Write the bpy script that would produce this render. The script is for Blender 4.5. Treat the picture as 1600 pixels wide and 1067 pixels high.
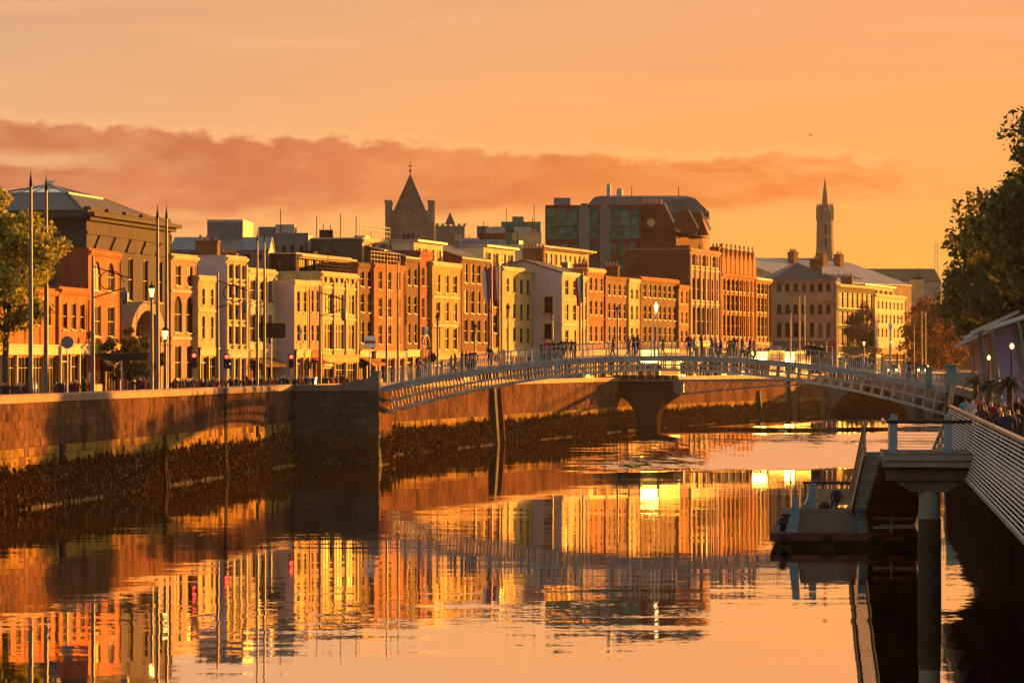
import bpy, math, random
from mathutils import Vector, Matrix
import numpy as np

for o in list(bpy.data.objects):
    bpy.data.objects.remove(o)
sc = bpy.context.scene
COL = sc.collection
RND = random.Random(11)
R = math.radians

# ------------------------------------------------------------------ camera
EYE = 7.8            # the camera stands on a bridge, 7.8 m above the low tide
FPX = 5730.0         # focal length in pixels of a 1600 px wide picture
cam = bpy.data.cameras.new('camera')
cam.sensor_width = 36.0
cam.lens = FPX / 1600.0 * 36.0
cam.shift_y = 31.5 / 1600.0
cam.clip_start = 0.5
cam.clip_end = 9000.0
cam_o = bpy.data.objects.new('camera', cam)
cam_o.location = (0, 0, EYE)
cam_o.rotation_euler = (R(90), 0, 0)
COL.objects.link(cam_o)
sc.camera = cam_o

# ------------------------------------------------------------------ exposure, sun, sky
SUN_AZ, SUN_EL = 38.0, 4.6
EXPO = 1.9
sc.view_settings.view_transform = 'Standard'
sc.view_settings.look = 'None'
sc.view_settings.gamma = 1.0
sc.view_settings.use_curve_mapping = False
sc.view_settings.exposure = EXPO
sun = bpy.data.lights.new('sun', 'SUN')
sun.energy = 5.0
sun.angle = R(0.5)
sun.color = (1.0, 0.335, 0.034)
sun_o = bpy.data.objects.new('sun', sun)
sd = Vector((math.sin(R(SUN_AZ)) * math.cos(R(SUN_EL)), math.cos(R(SUN_AZ)) * math.cos(R(SUN_EL)), math.sin(R(SUN_EL))))
sun_o.rotation_euler = sd.to_track_quat('Z', 'Y').to_euler()
COL.objects.link(sun_o)


def lin(c):
    return tuple(((v / 255.0) / 12.92 if v <= 10 else (((v / 255.0) + 0.055) / 1.055) ** 2.4) for v in c)


class NT:
    """small helper that turns arithmetic into shader nodes"""
    def __init__(self, tree):
        self.t = tree

    def new(self, kind, **kw):
        n = self.t.nodes.new(kind)
        for k, v in kw.items():
            setattr(n, k, v)
        return n

    def put(self, sock, v):
        if isinstance(v, X):
            self.t.links.new(v.s, sock)
        elif hasattr(v, 'is_output'):
            self.t.links.new(v, sock)
        elif isinstance(v, (tuple, list)) and len(v) == 3 and sock.type == 'RGBA':
            sock.default_value = (*v, 1)
        else:
            sock.default_value = v

    def math(self, op, *a, clamp=False):
        n = self.new('ShaderNodeMath', operation=op, use_clamp=clamp)
        for i, v in enumerate(a):
            self.put(n.inputs[i], v)
        return X(self, n.outputs[0])

    def vec(self, x, y, z):
        n = self.new('ShaderNodeCombineXYZ')
        for i, v in enumerate((x, y, z)):
            self.put(n.inputs[i], v)
        return n.outputs[0]

    def sep(self, v):
        n = self.new('ShaderNodeSeparateXYZ')
        self.put(n.inputs[0], v)
        return [X(self, n.outputs[i]) for i in range(3)]

    def noise(self, v, scale=1.0, detail=3.0, rough=0.5, color=False):
        n = self.new('ShaderNodeTexNoise')
        self.put(n.inputs['Vector'], v)
        self.put(n.inputs['Scale'], scale)
        n.inputs['Detail'].default_value = detail
        n.inputs['Roughness'].default_value = rough
        return n.outputs['Color'] if color else X(self, n.outputs[0])

    def smooth(self, v, a, b):
        n = self.new('ShaderNodeMapRange', interpolation_type='SMOOTHSTEP')
        self.put(n.inputs['Value'], v)
        self.put(n.inputs['From Min'], a)
        self.put(n.inputs['From Max'], b)
        return X(self, n.outputs[0])

    def mix(self, f, a, b, blend='MIX'):
        n = self.new('ShaderNodeMix', data_type='RGBA', blend_type=blend)
        self.put(n.inputs[0], f)
        self.put(n.inputs[6], a)
        self.put(n.inputs[7], b)
        return n.outputs[2]

    def ramp(self, v, stops, interp='LINEAR'):
        n = self.new('ShaderNodeValToRGB')
        self.put(n.inputs[0], v)
        cr = n.color_ramp
        cr.interpolation = interp
        while len(cr.elements) > 1:
            cr.elements.remove(cr.elements[-1])
        for i, (p, c) in enumerate(stops):
            e = cr.elements[0] if i == 0 else cr.elements.new(p)
            e.position = p
            c = (c, c, c) if isinstance(c, (int, float)) else c
            e.color = (*c, 1)
        return n.outputs[0]


class X:
    def __init__(self, nt, s):
        self.nt, self.s = nt, s

    def __add__(self, o): return self.nt.math('ADD', self, o)
    def __radd__(self, o): return self.nt.math('ADD', self, o)
    def __sub__(self, o): return self.nt.math('SUBTRACT', self, o)
    def __rsub__(self, o): return self.nt.math('SUBTRACT', o, self)
    def __mul__(self, o): return self.nt.math('MULTIPLY', self, o)
    def __rmul__(self, o): return self.nt.math('MULTIPLY', self, o)
    def __truediv__(self, o): return self.nt.math('DIVIDE', self, o)


def build_world():
    w = bpy.data.worlds.new('World')
    sc.world = w
    w.use_nodes = True
    t = w.node_tree
    t.nodes.clear()
    N = NT(t)
    tc = N.new('ShaderNodeTexCoord')
    gx, gy, gz = N.sep(tc.outputs['Generated'])
    az = N.math('ARCTAN2', gx, gy) * 57.29578
    el = N.math('ARCSINE', gz) * 57.29578
    # angle round from the sun, 0..180
    da = N.math('ABSOLUTE', az - SUN_AZ)
    da = N.math('MINIMUM', da, 360.0 - da)
    t_ = da * (1 / 180.0)
    q = lambda d: d / 180.0
    low = N.ramp(t_, [(q(0), lin((255, 196, 96))), (q(26), lin((255, 178, 74))), (q(34), lin((255, 174, 70))), (q(40), lin((255, 172, 78))),
                      (q(47), lin((250, 170, 98))), (q(90), lin((205, 140, 104))), (q(180), lin((136, 112, 120)))])
    mid = N.ramp(t_, [(q(0), lin((255, 190, 110))), (q(30), lin((254, 172, 94))), (q(38), lin((250, 174, 106))), (q(46), lin((230, 176, 128))),
                      (q(90), lin((200, 146, 118))), (q(180), lin((138, 116, 126)))])
    top = N.ramp(t_, [(q(0), lin((250, 182, 122))), (q(30), lin((249, 168, 112))), (q(38), lin((236, 172, 120))), (q(46), lin((220, 170, 130))),
                      (q(90), lin((190, 146, 126))), (q(180), lin((132, 118, 128)))])
    base = N.mix(N.smooth(el, 0.8, 3.4), low, mid)
    base = N.mix(N.smooth(el, 3.2, 5.8), base, top)
    # thin streaks of high cloud
    st = N.noise(N.vec(az * 0.16 + el * 0.10, el * 2.1 - az * 0.05, 2.7), 1.0, 4, 0.55)
    base = N.mix(N.smooth(st, 0.50, 0.80) * N.smooth(el, 2.8, 5.4) * 0.65, base, lin((255, 190, 140)))
    st2 = N.noise(N.vec(az * 0.12 - el * 0.06, el * 1.6, 9.1), 1.0, 4, 0.55)
    base = N.mix(N.smooth(st2, 0.52, 0.80) * N.smooth(el, 2.8, 5.6) * 0.50, base, lin((206, 146, 108)))
    # the long bank of cloud low over the roofs
    u = (az + 10.0) * 0.05
    etop = X(N, N.ramp(u, [(0.0, .76), (0.10, .765), (0.20, .73), (0.30, .715), (0.40, .70), (0.5, .665), (0.56, .665), (0.61, .63), (0.68, .66), (0.76, .645), (0.83, .62), (1, .56)])) * 5.0
    ebot = X(N, N.ramp(u, [(0.0, .44), (0.1, .45), (0.2, .44), (0.3, .44), (0.4, .47), (0.5, .46), (0.62, .47), (0.7, .49), (0.8, .51), (1, .53)])) * 5.0
    p = N.vec(az, el * 1.7, 0.0)
    puff = N.noise(p, 1.9, 6, 0.58)
    puff2 = N.noise(p, 0.75, 3, 0.5)
    soft = N.noise(N.vec(az * 0.5, el * 1.5, 4.0), 1.3, 5, 0.6)
    upper = N.smooth(etop + (puff - 0.5) * 0.62 + (puff2 - 0.5) * 0.35 - el, 0.0, 0.16)
    lower = N.smooth(el - ebot - (soft - 0.5) * 0.7, -0.16, 0.16)
    m = upper * lower
    fade = 1.0 - N.smooth(az + (puff2 - 0.5) * 3.2 + (puff - 0.5) * 2.2, 5.2, 7.0)
    # a slot of open sky inside the bank at its left end
    slot = N.smooth(az, -5.6, -7.2) * N.smooth(N.math('ABSOLUTE', el - 2.98 + az * 0.02 + (soft - 0.5) * 0.4), 0.20, 0.03)
    thin = N.smooth(N.noise(N.vec(az * 0.9, el * 2.0, 7.7), 1.1, 5, 0.6), 0.30, 0.62)
    wisp = N.smooth(N.noise(N.vec(az * 0.7 + el * 0.5, el * 3.2, 3.3), 1.3, 6, 0.62), 0.34, 0.60)
    m = m * fade * (1.0 - slot * 0.85) * (0.70 + thin * 0.30) * (1.0 - N.smooth(az, 0.0, 6.0) * (1.0 - wisp) * 0.75)
    body = N.ramp(u, [(0.08, lin((192, 114, 84))), (0.3, lin((200, 116, 76))), (0.5, lin((216, 120, 68))), (0.68, lin((232, 128, 60))), (0.82, lin((246, 144, 68)))])
    lift = N.mix(N.smooth(puff2 * 0.5 + soft * 0.5, 0.36, 0.66), body, N.mix(0.30, body, lin((250, 160, 96))))
    rim = N.smooth(etop + (puff - 0.5) * 0.62 + (puff2 - 0.5) * 0.35 - el, -0.12, 0.0) * (1.0 - upper) * fade * lower
    base = N.mix(rim * 0.35, base, lin((255, 192, 124)))
    base = N.mix(m, base, lift)
    band = N.new('ShaderNodeVectorMath', operation='SCALE')
    N.put(band.inputs[0], base)
    band.inputs['Scale'].default_value = 2.0 ** -EXPO
    # overhead and far from the warm layer: the dusk sky itself
    sky = N.new('ShaderNodeTexSky', sky_type='NISHITA', sun_disc=False)
    sky.sun_elevation = R(SUN_EL)
    sky.sun_rotation = R(SUN_AZ)
    sky.air_density = 1.6
    sky.dust_density = 3.0
    dusk = N.new('ShaderNodeVectorMath', operation='SCALE')
    N.put(dusk.inputs[0], sky.outputs[0])
    dusk.inputs['Scale'].default_value = 0.12
    col = N.mix(N.smooth(el, 9.0, 22.0), band.outputs[0], dusk.outputs[0])
    bg = N.new('ShaderNodeBackground')
    N.put(bg.inputs[0], col)
    out = N.new('ShaderNodeOutputWorld')
    t.links.new(bg.outputs[0], out.inputs[0])


build_world()
sc.render.engine = 'CYCLES'
cy = sc.cycles
cy.use_denoising = True
cy.max_bounces = 6
cy.diffuse_bounces = 3
cy.glossy_bounces = 4
cy.transmission_bounces = 3
cy.transparent_max_bounces = 6
cy.volume_bounces = 0
cy.caustics_reflective = False
cy.caustics_refractive = False
cy.sample_clamp_indirect = 4.0


# ------------------------------------------------------------------ objects
KIDS = {}


def props(o, label=None, cat=None, group=None, kind=None):
    if label: o['label'] = label
    if cat: o['category'] = cat
    if group: o['group'] = group
    if kind: o['kind'] = kind
    return o


def link(name, data, parent=None, loc=(0, 0, 0), rz=0.0):
    o = bpy.data.objects.new(name, data)
    o.location = loc
    if rz: o.rotation_euler = (0, 0, rz)
    if parent is not None:
        o.parent = parent
        KIDS.setdefault(parent.name, []).append(o)
    COL.objects.link(o)
    return o


def empty(name, loc, rz=0.0, label=None, cat=None, group=None, kind=None):
    return props(link(name, None, None, loc, rz), label, cat, group, kind)


def copy_tree(o, parent=None):
    c = o.copy()
    COL.objects.link(c)
    c.parent = parent
    if parent is not None: KIDS.setdefault(parent.name, []).append(c)
    for ch in KIDS.get(o.name, ()):
        copy_tree(ch, c)
    return c


class MB:
    """collects faces, gives one mesh"""
    def __init__(self):
        self.v, self.f, self.m = [], [], []
        self.k = 0

    def face(self, *pts):
        i = len(self.v)
        self.v += [tuple(p) for p in pts]
        self.f.append(tuple(range(i, i + len(pts))))
        self.m.append(self.k)

    def hexa(self, b, t):
        """b: four bottom points anticlockwise, t: four top points"""
        i = len(self.v)
        self.v += [tuple(p) for p in b] + [tuple(p) for p in t]
        F = [(3, 2, 1, 0), (4, 5, 6, 7), (0, 1, 5, 4), (1, 2, 6, 5), (2, 3, 7, 6), (3, 0, 4, 7)]
        self.f += [tuple(i + j for j in q) for q in F]
        self.m += [self.k] * 6

    def box(self, x0, x1, y0, y1, z0, z1):
        self.hexa([(x0, y0, z0), (x1, y0, z0), (x1, y1, z0), (x0, y1, z0)],
                  [(x0, y0, z1), (x1, y0, z1), (x1, y1, z1), (x0, y1, z1)])
        return self

    def tube(self, p0, p1, r0, r1=None, n=8, cap=True):
        p0, p1 = Vector(p0), Vector(p1)
        r1 = r0 if r1 is None else r1
        d = (p1 - p0)
        if d.length < 1e-6: return self
        d.normalize()
        a = d.orthogonal().normalized()
        b = d.cross(a)
        i = len(self.v)
        for p, r in ((p0, r0), (p1, r1)):
            for k in range(n):
                an = 2 * math.pi * k / n
                self.v.append(tuple(p + (a * math.cos(an) + b * math.sin(an)) * r))
        for k in range(n):
            k2 = (k + 1) % n
            self.f.append((i + k, i + k2, i + n + k2, i + n + k))
            self.m.append(self.k)
        if cap:
            self.f.append(tuple(i + k for k in reversed(range(n))))
            self.f.append(tuple(i + n + k for k in range(n)))
            self.m += [self.k] * 2
        return self

    def bar(self, p0, p1, w, h, up=(0, 0, 1)):
        """rectangular bar between two points"""
        p0, p1 = Vector(p0), Vector(p1)
        d = (p1 - p0).normalized()
        s = d.cross(Vector(up))
        if s.length < 1e-4: s = d.orthogonal()
        s.normalize()
        t = s.cross(d).normalized()
        s, t = s * (w / 2), t * (h / 2)
        self.hexa([p0 - s - t, p0 + s - t, p1 + s - t, p1 - s - t], [p0 - s + t, p0 + s + t, p1 + s + t, p1 - s + t])
        return self

    def lathe(self, prof, n=12, c=(0, 0, 0)):
        i = len(self.v)
        for r, z in prof:
            for k in range(n):
                an = 2 * math.pi * k / n
                self.v.append((c[0] + r * math.cos(an), c[1] + r * math.sin(an), c[2] + z))
        for j in range(len(prof) - 1):
            for k in range(n):
                k2 = (k + 1) % n
                self.f.append((i + j * n + k, i + j * n + k2, i + (j + 1) * n + k2, i + (j + 1) * n + k))
                self.m.append(self.k)
        self.f.append(tuple(i + k for k in reversed(range(n))))
        self.f.append(tuple(i + (len(prof) - 1) * n + k for k in range(n)))
        self.m += [self.k] * 2
        return self

    def prism(self, poly, z0, z1):
        n = len(poly)
        i = len(self.v)
        self.v += [(p[0], p[1], z0) for p in poly] + [(p[0], p[1], z1) for p in poly]
        for k in range(n):
            k2 = (k + 1) % n
            self.f.append((i + k, i + k2, i + n + k2, i + n + k))
            self.m.append(self.k)
        self.f.append(tuple(i + k for k in reversed(range(n))))
        self.f.append(tuple(i + n + k for k in range(n)))
        self.m += [self.k] * 2
        return self

    def mesh(self, name, mats, smooth=False):
        me = bpy.data.meshes.new(name)
        me.from_pydata(self.v, [], self.f)
        mats = mats if isinstance(mats, (list, tuple)) else [mats]
        for m in mats: me.materials.append(m)
        if len(mats) > 1: me.polygons.foreach_set('material_index', self.m)
        if smooth: me.polygons.foreach_set('use_smooth', [True] * len(self.f))
        me.update()
        return me

    def obj(self, name, mats, parent=None, loc=(0, 0, 0), rz=0.0, smooth=False):
        return link(name, self.mesh(name, mats, smooth), parent, loc, rz)


# ------------------------------------------------------------------ materials
MATS = {}


def surf(name, c, rough=0.8, var=0.18, scale=1.0, streak=0.0, bump=0.0, bscale=6.0, metal=0.0, spec=0.12, c2=None, obj_rand=0.0, grain=0.0):
    """coloured surface with blotches, streaks of weather and relief"""
    if name in MATS: return MATS[name]
    m = bpy.data.materials.new(name)
    m.use_nodes = True
    t = m.node_tree
    N = NT(t)
    b = t.nodes['Principled BSDF']
    tc = N.new('ShaderNodeTexCoord')
    v = tc.outputs['Object']
    geo = N.new('ShaderNodeNewGeometry')
    x, y, z = N.sep(geo.outputs['Position'])
    wv = N.vec(x, y, z)
    n1 = N.noise(wv, 0.35 * scale, 5, 0.6)
    n2 = N.noise(wv, 2.3 * scale, 4, 0.6)
    f = n1 * 0.6 + n2 * 0.4
    dark = tuple(q * (1 - var * 1.5) for q in c)
    light = tuple(min(1, q * (1 + var)) for q in c)
    if c2: dark = c2
    col = N.mix(N.smooth(f, 0.32, 0.68), dark, light)
    if grain:
        g = N.noise(wv, 14 * scale, 2, 0.5)
        col = N.mix(N.smooth(g, 0.35, 0.65) * grain, col, tuple(q * 0.45 for q in c))
    if streak:
        s = N.noise(N.vec(x * 1.6, y * 1.6, z * 0.12), 1.0, 4, 0.6)
        col = N.mix(N.smooth(s, 0.50, 0.74) * streak, col, tuple(q * 0.42 for q in c))
    if obj_rand:
        oi = N.new('ShaderNodeObjectInfo')
        r = X(N, oi.outputs['Random'])
        hsv = N.new('ShaderNodeHueSaturation')
        N.put(hsv.inputs['Value'], 1.0 - obj_rand + r * (2 * obj_rand))
        N.put(hsv.inputs['Color'], col)
        col = hsv.outputs[0]
    N.put(b.inputs['Base Color'], col)
    b.inputs['Roughness'].default_value = rough
    b.inputs['Metallic'].default_value = metal
    b.inputs['Specular IOR Level'].default_value = spec
    if bump:
        bn = N.new('ShaderNodeBump')
        bn.inputs['Strength'].default_value = bump
        bn.inputs['Distance'].default_value = 0.03
        N.put(bn.inputs['Height'], N.noise(wv, bscale, 4, 0.6))
        t.links.new(bn.outputs[0], b.inputs['Normal'])
    MATS[name] = m
    return m


def glass(name, c, rough, spec, ior=1.45):
    m = bpy.data.materials.new(name)
    m.use_nodes = True
    t = m.node_tree
    N = NT(t)
    b = t.nodes['Principled BSDF']
    geo = N.new('ShaderNodeNewGeometry')
    n = N.noise(geo.outputs['Position'], 0.9, 2, 0.5)
    N.put(b.inputs['Base Color'], N.mix(N.smooth(n, 0.35, 0.65), tuple(q * 0.5 for q in c), c))
    b.inputs['Roughness'].default_value = rough
    b.inputs['IOR'].default_value = ior
    b.inputs['Specular IOR Level'].default_value = spec
    bn = N.new('ShaderNodeBump')
    bn.inputs['Strength'].default_value = 0.12
    bn.inputs['Distance'].default_value = 0.02
    N.put(bn.inputs['Height'], N.noise(geo.outputs['Position'], 0.8, 1, 0.5))
    t.links.new(bn.outputs[0], b.inputs['Normal'])
    MATS[name] = m
    return m


def lamp(name, c, s):
    m = bpy.data.materials.new(name)
    m.use_nodes = True
    t = m.node_tree
    b = t.nodes['Principled BSDF']
    b.inputs['Base Color'].default_value = (*c, 1)
    b.inputs['Emission Color'].default_value = (*c, 1)
    b.inputs['Emission Strength'].default_value = s
    MATS[name] = m
    return m


M = {}
M['cream'] = surf('cream_stucco', (.60, .42, .18), .9, .22, 1, .55, grain=.12)
M['white'] = surf('white_stucco', (.68, .54, .32), .9, .18, 1, .50, grain=.10)
M['yellow'] = surf('ochre_stucco', (.50, .28, .075), .9, .24, 1, .55, grain=.12)
M['pale'] = surf('pale_yellow_stucco', (.58, .41, .15), .9, .20, 1, .55, grain=.12)
M['salmon'] = surf('salmon_stucco', (.44, .24, .16), .9, .24, 1, .60, grain=.15)
M['orange'] = surf('orange_brick', (.40, .135, .045), .9, .28, 1, .45, .4, 9, grain=.35)
M['red'] = surf('red_brick', (.30, .075, .04), .9, .22, 1, .25, .4, 9, grain=.35)
M['brown'] = surf('brown_brick', (.22, .095, .045), .9, .28, 1, .45, .4, 9, grain=.40)
M['tan'] = surf('tan_brick', (.42, .23, .085), .9, .22, 1, .30, .4, 9, grain=.40)
M['darkbrick'] = surf('dark_red_brick', (.15, .055, .035), .9, .2, 1, .2, .4, 9, grain=.35)
M['render'] = surf('grey_render', (.46, .39, .40), .9, .10, .6, .28)
M['stone'] = surf('grey_limestone', (.30, .26, .22), .9, .18, 1, .40, .4, 5, grain=.2)
M['darkstone'] = surf('sooty_limestone', (.17, .15, .13), .9, .2, 1, .45, .4, 5, grain=.25)
M['warmstone'] = surf('warm_sandstone', (.40, .27, .17), .9, .18, 1, .35, .4, 5)
M['trim'] = surf('painted_trim', (.58, .45, .25), .8, .16, 1, .45)
M['shadestone'] = surf('shade_dark_stone', (.060, .058, .064), .92, .2, 1, .45, .4, 5, grain=.25)  # grey stone darkened so its colour carries the shade on the hall
M['slate'] = surf('roof_slate', (.075, .065, .062), .6, .25, 1.5, .2, .3, 8)
M['metal'] = surf('zinc_cladding', (.15, .16, .17), .55, .12, .5, .2, metal=.2)
M['lightmetal'] = surf('pale_metal_roof', (.40, .34, .31), .6, .18, .5, .35, metal=.1)
M['copper'] = surf('green_copper', (.05, .19, .15), .6, .2, .6, .3)
M['greenglass'] = glass('green_curtain_glass', (.05, .22, .18), .35, .12)
M['darkmetal'] = surf('dark_paint', (.035, .03, .03), .8, .15, 1, spec=.02)
M['steel'] = surf('galvanised_steel', (.55, .52, .50), .5, .12, 1, .1, metal=.1)
M['polepaint'] = surf('pole_paint', (.17, .14, .13), .5, .10, 1, spec=.15)
M['bridgepaint'] = surf('bridge_grey_paint', (.42, .42, .42), .6, .22, 2, .5)
M['bluegrey'] = surf('blue_grey_paint', (.20, .27, .31), .55, .14, 2, .2)
M['teal'] = surf('teal_paint', (.10, .22, .22), .55, .14, 2, .2)
M['wood'] = surf('weathered_hardwood', (.40, .24, .14), .6, .2, 3, .15)
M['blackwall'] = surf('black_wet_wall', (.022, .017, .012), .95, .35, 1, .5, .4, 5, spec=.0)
M['gatepanel'] = surf('gate_boards', (.24, .17, .145), .7, .15, 2, .3)
M['darkbeam'] = surf('dark_beam_concrete', (.12, .10, .085), .9, .25, 1, .5, .4, 5, spec=.02)
M['pierconcrete'] = surf('pier_concrete', (.040, .030, .022), .95, .35, 1, .5, .4, 5, spec=.0)
M['dullcopper'] = surf('dull_copper_roof', (.085, .085, .05), .8, .25, .6, .4, spec=.03)
M['deckwood'] = surf('grey_deck_boards', (.12, .09, .075), .9, .2, 3, obj_rand=.12, spec=.05)
M['concrete'] = surf('stained_concrete', (.26, .23, .20), .9, .18, 1, .45, .4, 5)
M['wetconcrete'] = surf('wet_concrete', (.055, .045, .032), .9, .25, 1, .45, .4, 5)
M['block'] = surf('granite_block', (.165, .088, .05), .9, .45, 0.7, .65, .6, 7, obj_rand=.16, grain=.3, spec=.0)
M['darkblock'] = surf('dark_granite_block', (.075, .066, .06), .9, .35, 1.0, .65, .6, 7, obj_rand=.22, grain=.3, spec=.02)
M['mortar'] = surf('dark_joint', (.10, .07, .05), .95, .2)
M['algae_sunlit'] = surf('algae_sunlit_stone', (.30, .19, .05), .7, .35, 1.0, .4, .5, 6, spec=.0)  # algae on stone, brightened to gold to carry the sunlit band too
M['coping'] = surf('coping_granite', (.30, .20, .13), .8, .18, 1.2, .2, .4, 8, obj_rand=.10)
M['asphalt'] = surf('asphalt', (.055, .052, .05), .9, .2)
M['ground'] = surf('city_ground', (.12, .11, .10), .9, .2)
M['blind'] = surf('window_blind', (.55, .45, .30), .8, .1)
M['shopdark'] = surf('shop_dark', (.03, .022, .02), .6, .3)
M['shopred'] = surf('shop_red', (.35, .04, .03), .6, .2)
M['signwhite'] = surf('sign_white', (.8, .78, .72), .6, .05)
M['purple'] = surf('purple_banner', (.27, .22, .44), .7, .12)
M['pink'] = surf('pink_banner', (.50, .28, .26), .7, .12)
M['frame'] = surf('sash_paint', (.085, .055, .035), .6, .1)
M['umber'] = surf('umber_brick', (.135, .062, .032), .92, .28, 1, .45, .4, 9, grain=.40)
M['framedark'] = surf('sash_dark', (.035, .022, .016), .6, .1)
G = [glass('pane_dark', (.012, .008, .006), .15, .04, 1.2), glass('pane_brown', (.030, .016, .009), .2, .10, 1.25),
     glass('pane_bright', (.06, .035, .02), .06, .6), surf('pane_blind', (.20, .12, .06), .6, .2, spec=.1)]


# ------------------------------------------------------------------ the lie of the land
def off(poly, s):
    """polyline moved s metres to its left (away from the river)"""
    out = []
    for i, p in enumerate(poly):
        a = poly[max(0, i - 1)]
        b = poly[min(len(poly) - 1, i + 1)]
        n = Vector((0, 0))
        for q0, q1 in ((a, p), (p, b)):
            d = Vector((q1[0] - q0[0], q1[1] - q0[1]))
            if d.length > 1e-6:
                d.normalize()
                n += Vector((-d.y, d.x))
        n.normalize()
        k = 1.0
        if 0 < i < len(poly) - 1:
            d = (Vector(b) - Vector(p)).normalized()
            k = 1.0 / max(.5, n.dot(Vector((-d.y, d.x))))
        out.append((p[0] + n.x * s * k, p[1] + n.y * s * k))
    return out


WALL = [(-47.8, 0.0), (-16.7, 278.0), (-10.9, 304.0), (13.5, 418.0), (44.0, 526.0), (75.0, 634.0), (130.0, 826.0)]
BACK = [(-47.8, 0.0), (-14.6, 296.4), (13.5, 418.0), (44.0, 526.0), (75.0, 634.0), (130.0, 826.0)]     # line the house fronts follow


def front(px, s, line=None):
    """where the line of sight through picture column px meets the house line s metres behind the quay"""
    k = (px - 800) / FPX
    P = off(line or BACK, s)
    for a, b in zip(P, P[1:]):
        # X - k*Y = 0
        fa, fb = a[0] - k * a[1], b[0] - k * b[1]
        if fa * fb <= 0 and a[1] + b[1] > 200:
            u = fa / (fa - fb)
            return Vector((a[0] + (b[0] - a[0]) * u, a[1] + (b[1] - a[1]) * u))
    raise ValueError('no hit %s %s' % (px, s))


def PZ(py, d): return EYE - (py - 565.0) * d / FPX
def PX(px, d): return (px - 800.0) * d / FPX


STREET = 5.0

# ------------------------------------------------------------------ ground and water
def sheet(name, poly, z, mat, kind='structure', depth=0.0):
    b = MB()
    b.face(*[(p[0], p[1], z) for p in poly])
    return props(b.obj(name, mat), kind=kind)


EASTW = [(-70, -200)]
sheet('ground', [(-56, -60)] + off(WALL, 3.0) + [(600, 2400), (-2600, 6000), (-3600, 2000), (-2600, -200)], STREET - 0.02, M['ground'])
sheet('quay_road', [p for p in off(WALL, 4.2)] + [p for p in reversed(off(BACK, 10.5))], STREET + 0.004, M['asphalt'])
RWALL = [(8.0, 12.0), (32.9, 278.0), (38.5, 304.0), (60, 410.0), (92.0, 520.0), (180, 830)]
sheet('north_ground', [(6.4, -60)] + [(x + 0.5, y) for x, y in RWALL] + [(600, 2400), (1500, 1500), (700, -100)], STREET - 0.02, M['ground'])


def water():
    m = bpy.data.materials.new('river_water')
    m.use_nodes = True
    t = m.node_tree
    N = NT(t)
    b = t.nodes['Principled BSDF']
    geo = N.new('ShaderNodeNewGeometry')
    x, y, z = N.sep(geo.outputs['Position'])
    # slope of the surface, in three sizes of ripple; the wind-ruffled reach is much steeper
    def slope(sc_, off_, det=2):
        c = N.noise(N.vec(x * sc_ + off_, y * sc_ * 0.9, off_ * 1.7), 1.0, det, 0.5, color=True)
        r, g, _ = N.sep(c)
        return r - 0.5, g - 0.5
    ax, ay = slope(1.9, 3.0)
    bx, by = slope(0.45, 11.0)
    lx, ly = N.sep(N.noise(N.vec(x * 0.10, y * 0.62, 41.0), 1.0, 3, 0.55, color=True))[:2]
    ly = ly - 0.5
    cx, cy_ = slope(0.085, 23.0, 1)
    d_ = slope(5.0, 31.0)
    calm = N.noise(N.vec(x * 0.012, y * 0.025, 5.0), 1.0, 2, 0.5)
    amp = 0.45 + N.smooth(calm, 0.40, 0.62) * 0.9
    near = N.smooth(y, 210, 90)
    wig = N.noise(N.vec(x * 0.05, y * 0.018, 1.0), 1.0, 4, 0.6)
    w2 = (wig - 0.5)
    edge = x - (y - 271.0) * 0.06 - 5.0 + (N.noise(N.vec(x * 0.03, y * 0.11, 6.0), 1.0, 3, 0.6) - 0.5) * 26.0
    patch = N.smooth(edge, 0.0, 2.0) * N.smooth(y + w2 * 40 - x * 0.2, 258.0, 268.0) * N.smooth(y + w2 * 36 - x * .35, 402.0, 385.0)
    strip = N.smooth(edge + 3.0, 0.0, 3.0) * N.smooth(y + w2 * 30, 432.0, 440.0) * N.smooth(y + w2 * 30, 505.0, 490.0)
    wavy = N.noise(N.vec(x * 0.6, y * 0.10, 8.0), 1.0, 3, 0.6)
    pat = N.math('MINIMUM', patch + strip, 1.0) * (0.75 + N.smooth(wavy, 0.35, 0.6) * 0.25)
    sy = (ay * 0.0070 + by * 0.0070 + ly * 0.0135 + d_[1] * 0.009) * amp * (0.6 + near * 1.2) + cy_ * 0.0050
    sx = (ax * 0.012 + bx * 0.010) * amp
    ry = ay * 0.045 + by * 0.03
    sy = sy + pat * (ry - 0.056)
    nv = N.new('ShaderNodeVectorMath', operation='NORMALIZE')
    N.put(nv.inputs[0], N.vec(sx, sy, 1.0))
    t.nodes.remove(b)
    gl = N.new('ShaderNodeBsdfGlossy')
    gl.inputs['Color'].default_value = (1.0, .93, .85, 1)
    gl.inputs['Roughness'].default_value = 0.022
    df = N.new('ShaderNodeBsdfDiffuse')
    df.inputs['Color'].default_value = (.022, .012, .006, 1)
    lw = N.new('ShaderNodeLayerWeight')
    lw.inputs['Blend'].default_value = 0.5
    for q in (gl, df, lw): t.links.new(nv.outputs[0], q.inputs['Normal'])
    mx = N.new('ShaderNodeMixShader')
    N.put(mx.inputs[0], 0.06 + N.smooth(X(N, lw.outputs['Facing']), 0.2, 0.93) * 0.91)
    t.links.new(df.outputs[0], mx.inputs[1])
    t.links.new(gl.outputs[0], mx.inputs[2])
    t.links.new(mx.outputs[0], [n for n in t.nodes if n.type == 'OUTPUT_MATERIAL'][0].inputs[0])
    o = sheet('river_water', [(-75, -60), (40, -60), (230, 900), (60, 900), (-30, 300)], 0.0, m)
    return o


water()


# ------------------------------------------------------------------ window and facade makers
WCACHE = {}


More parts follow.
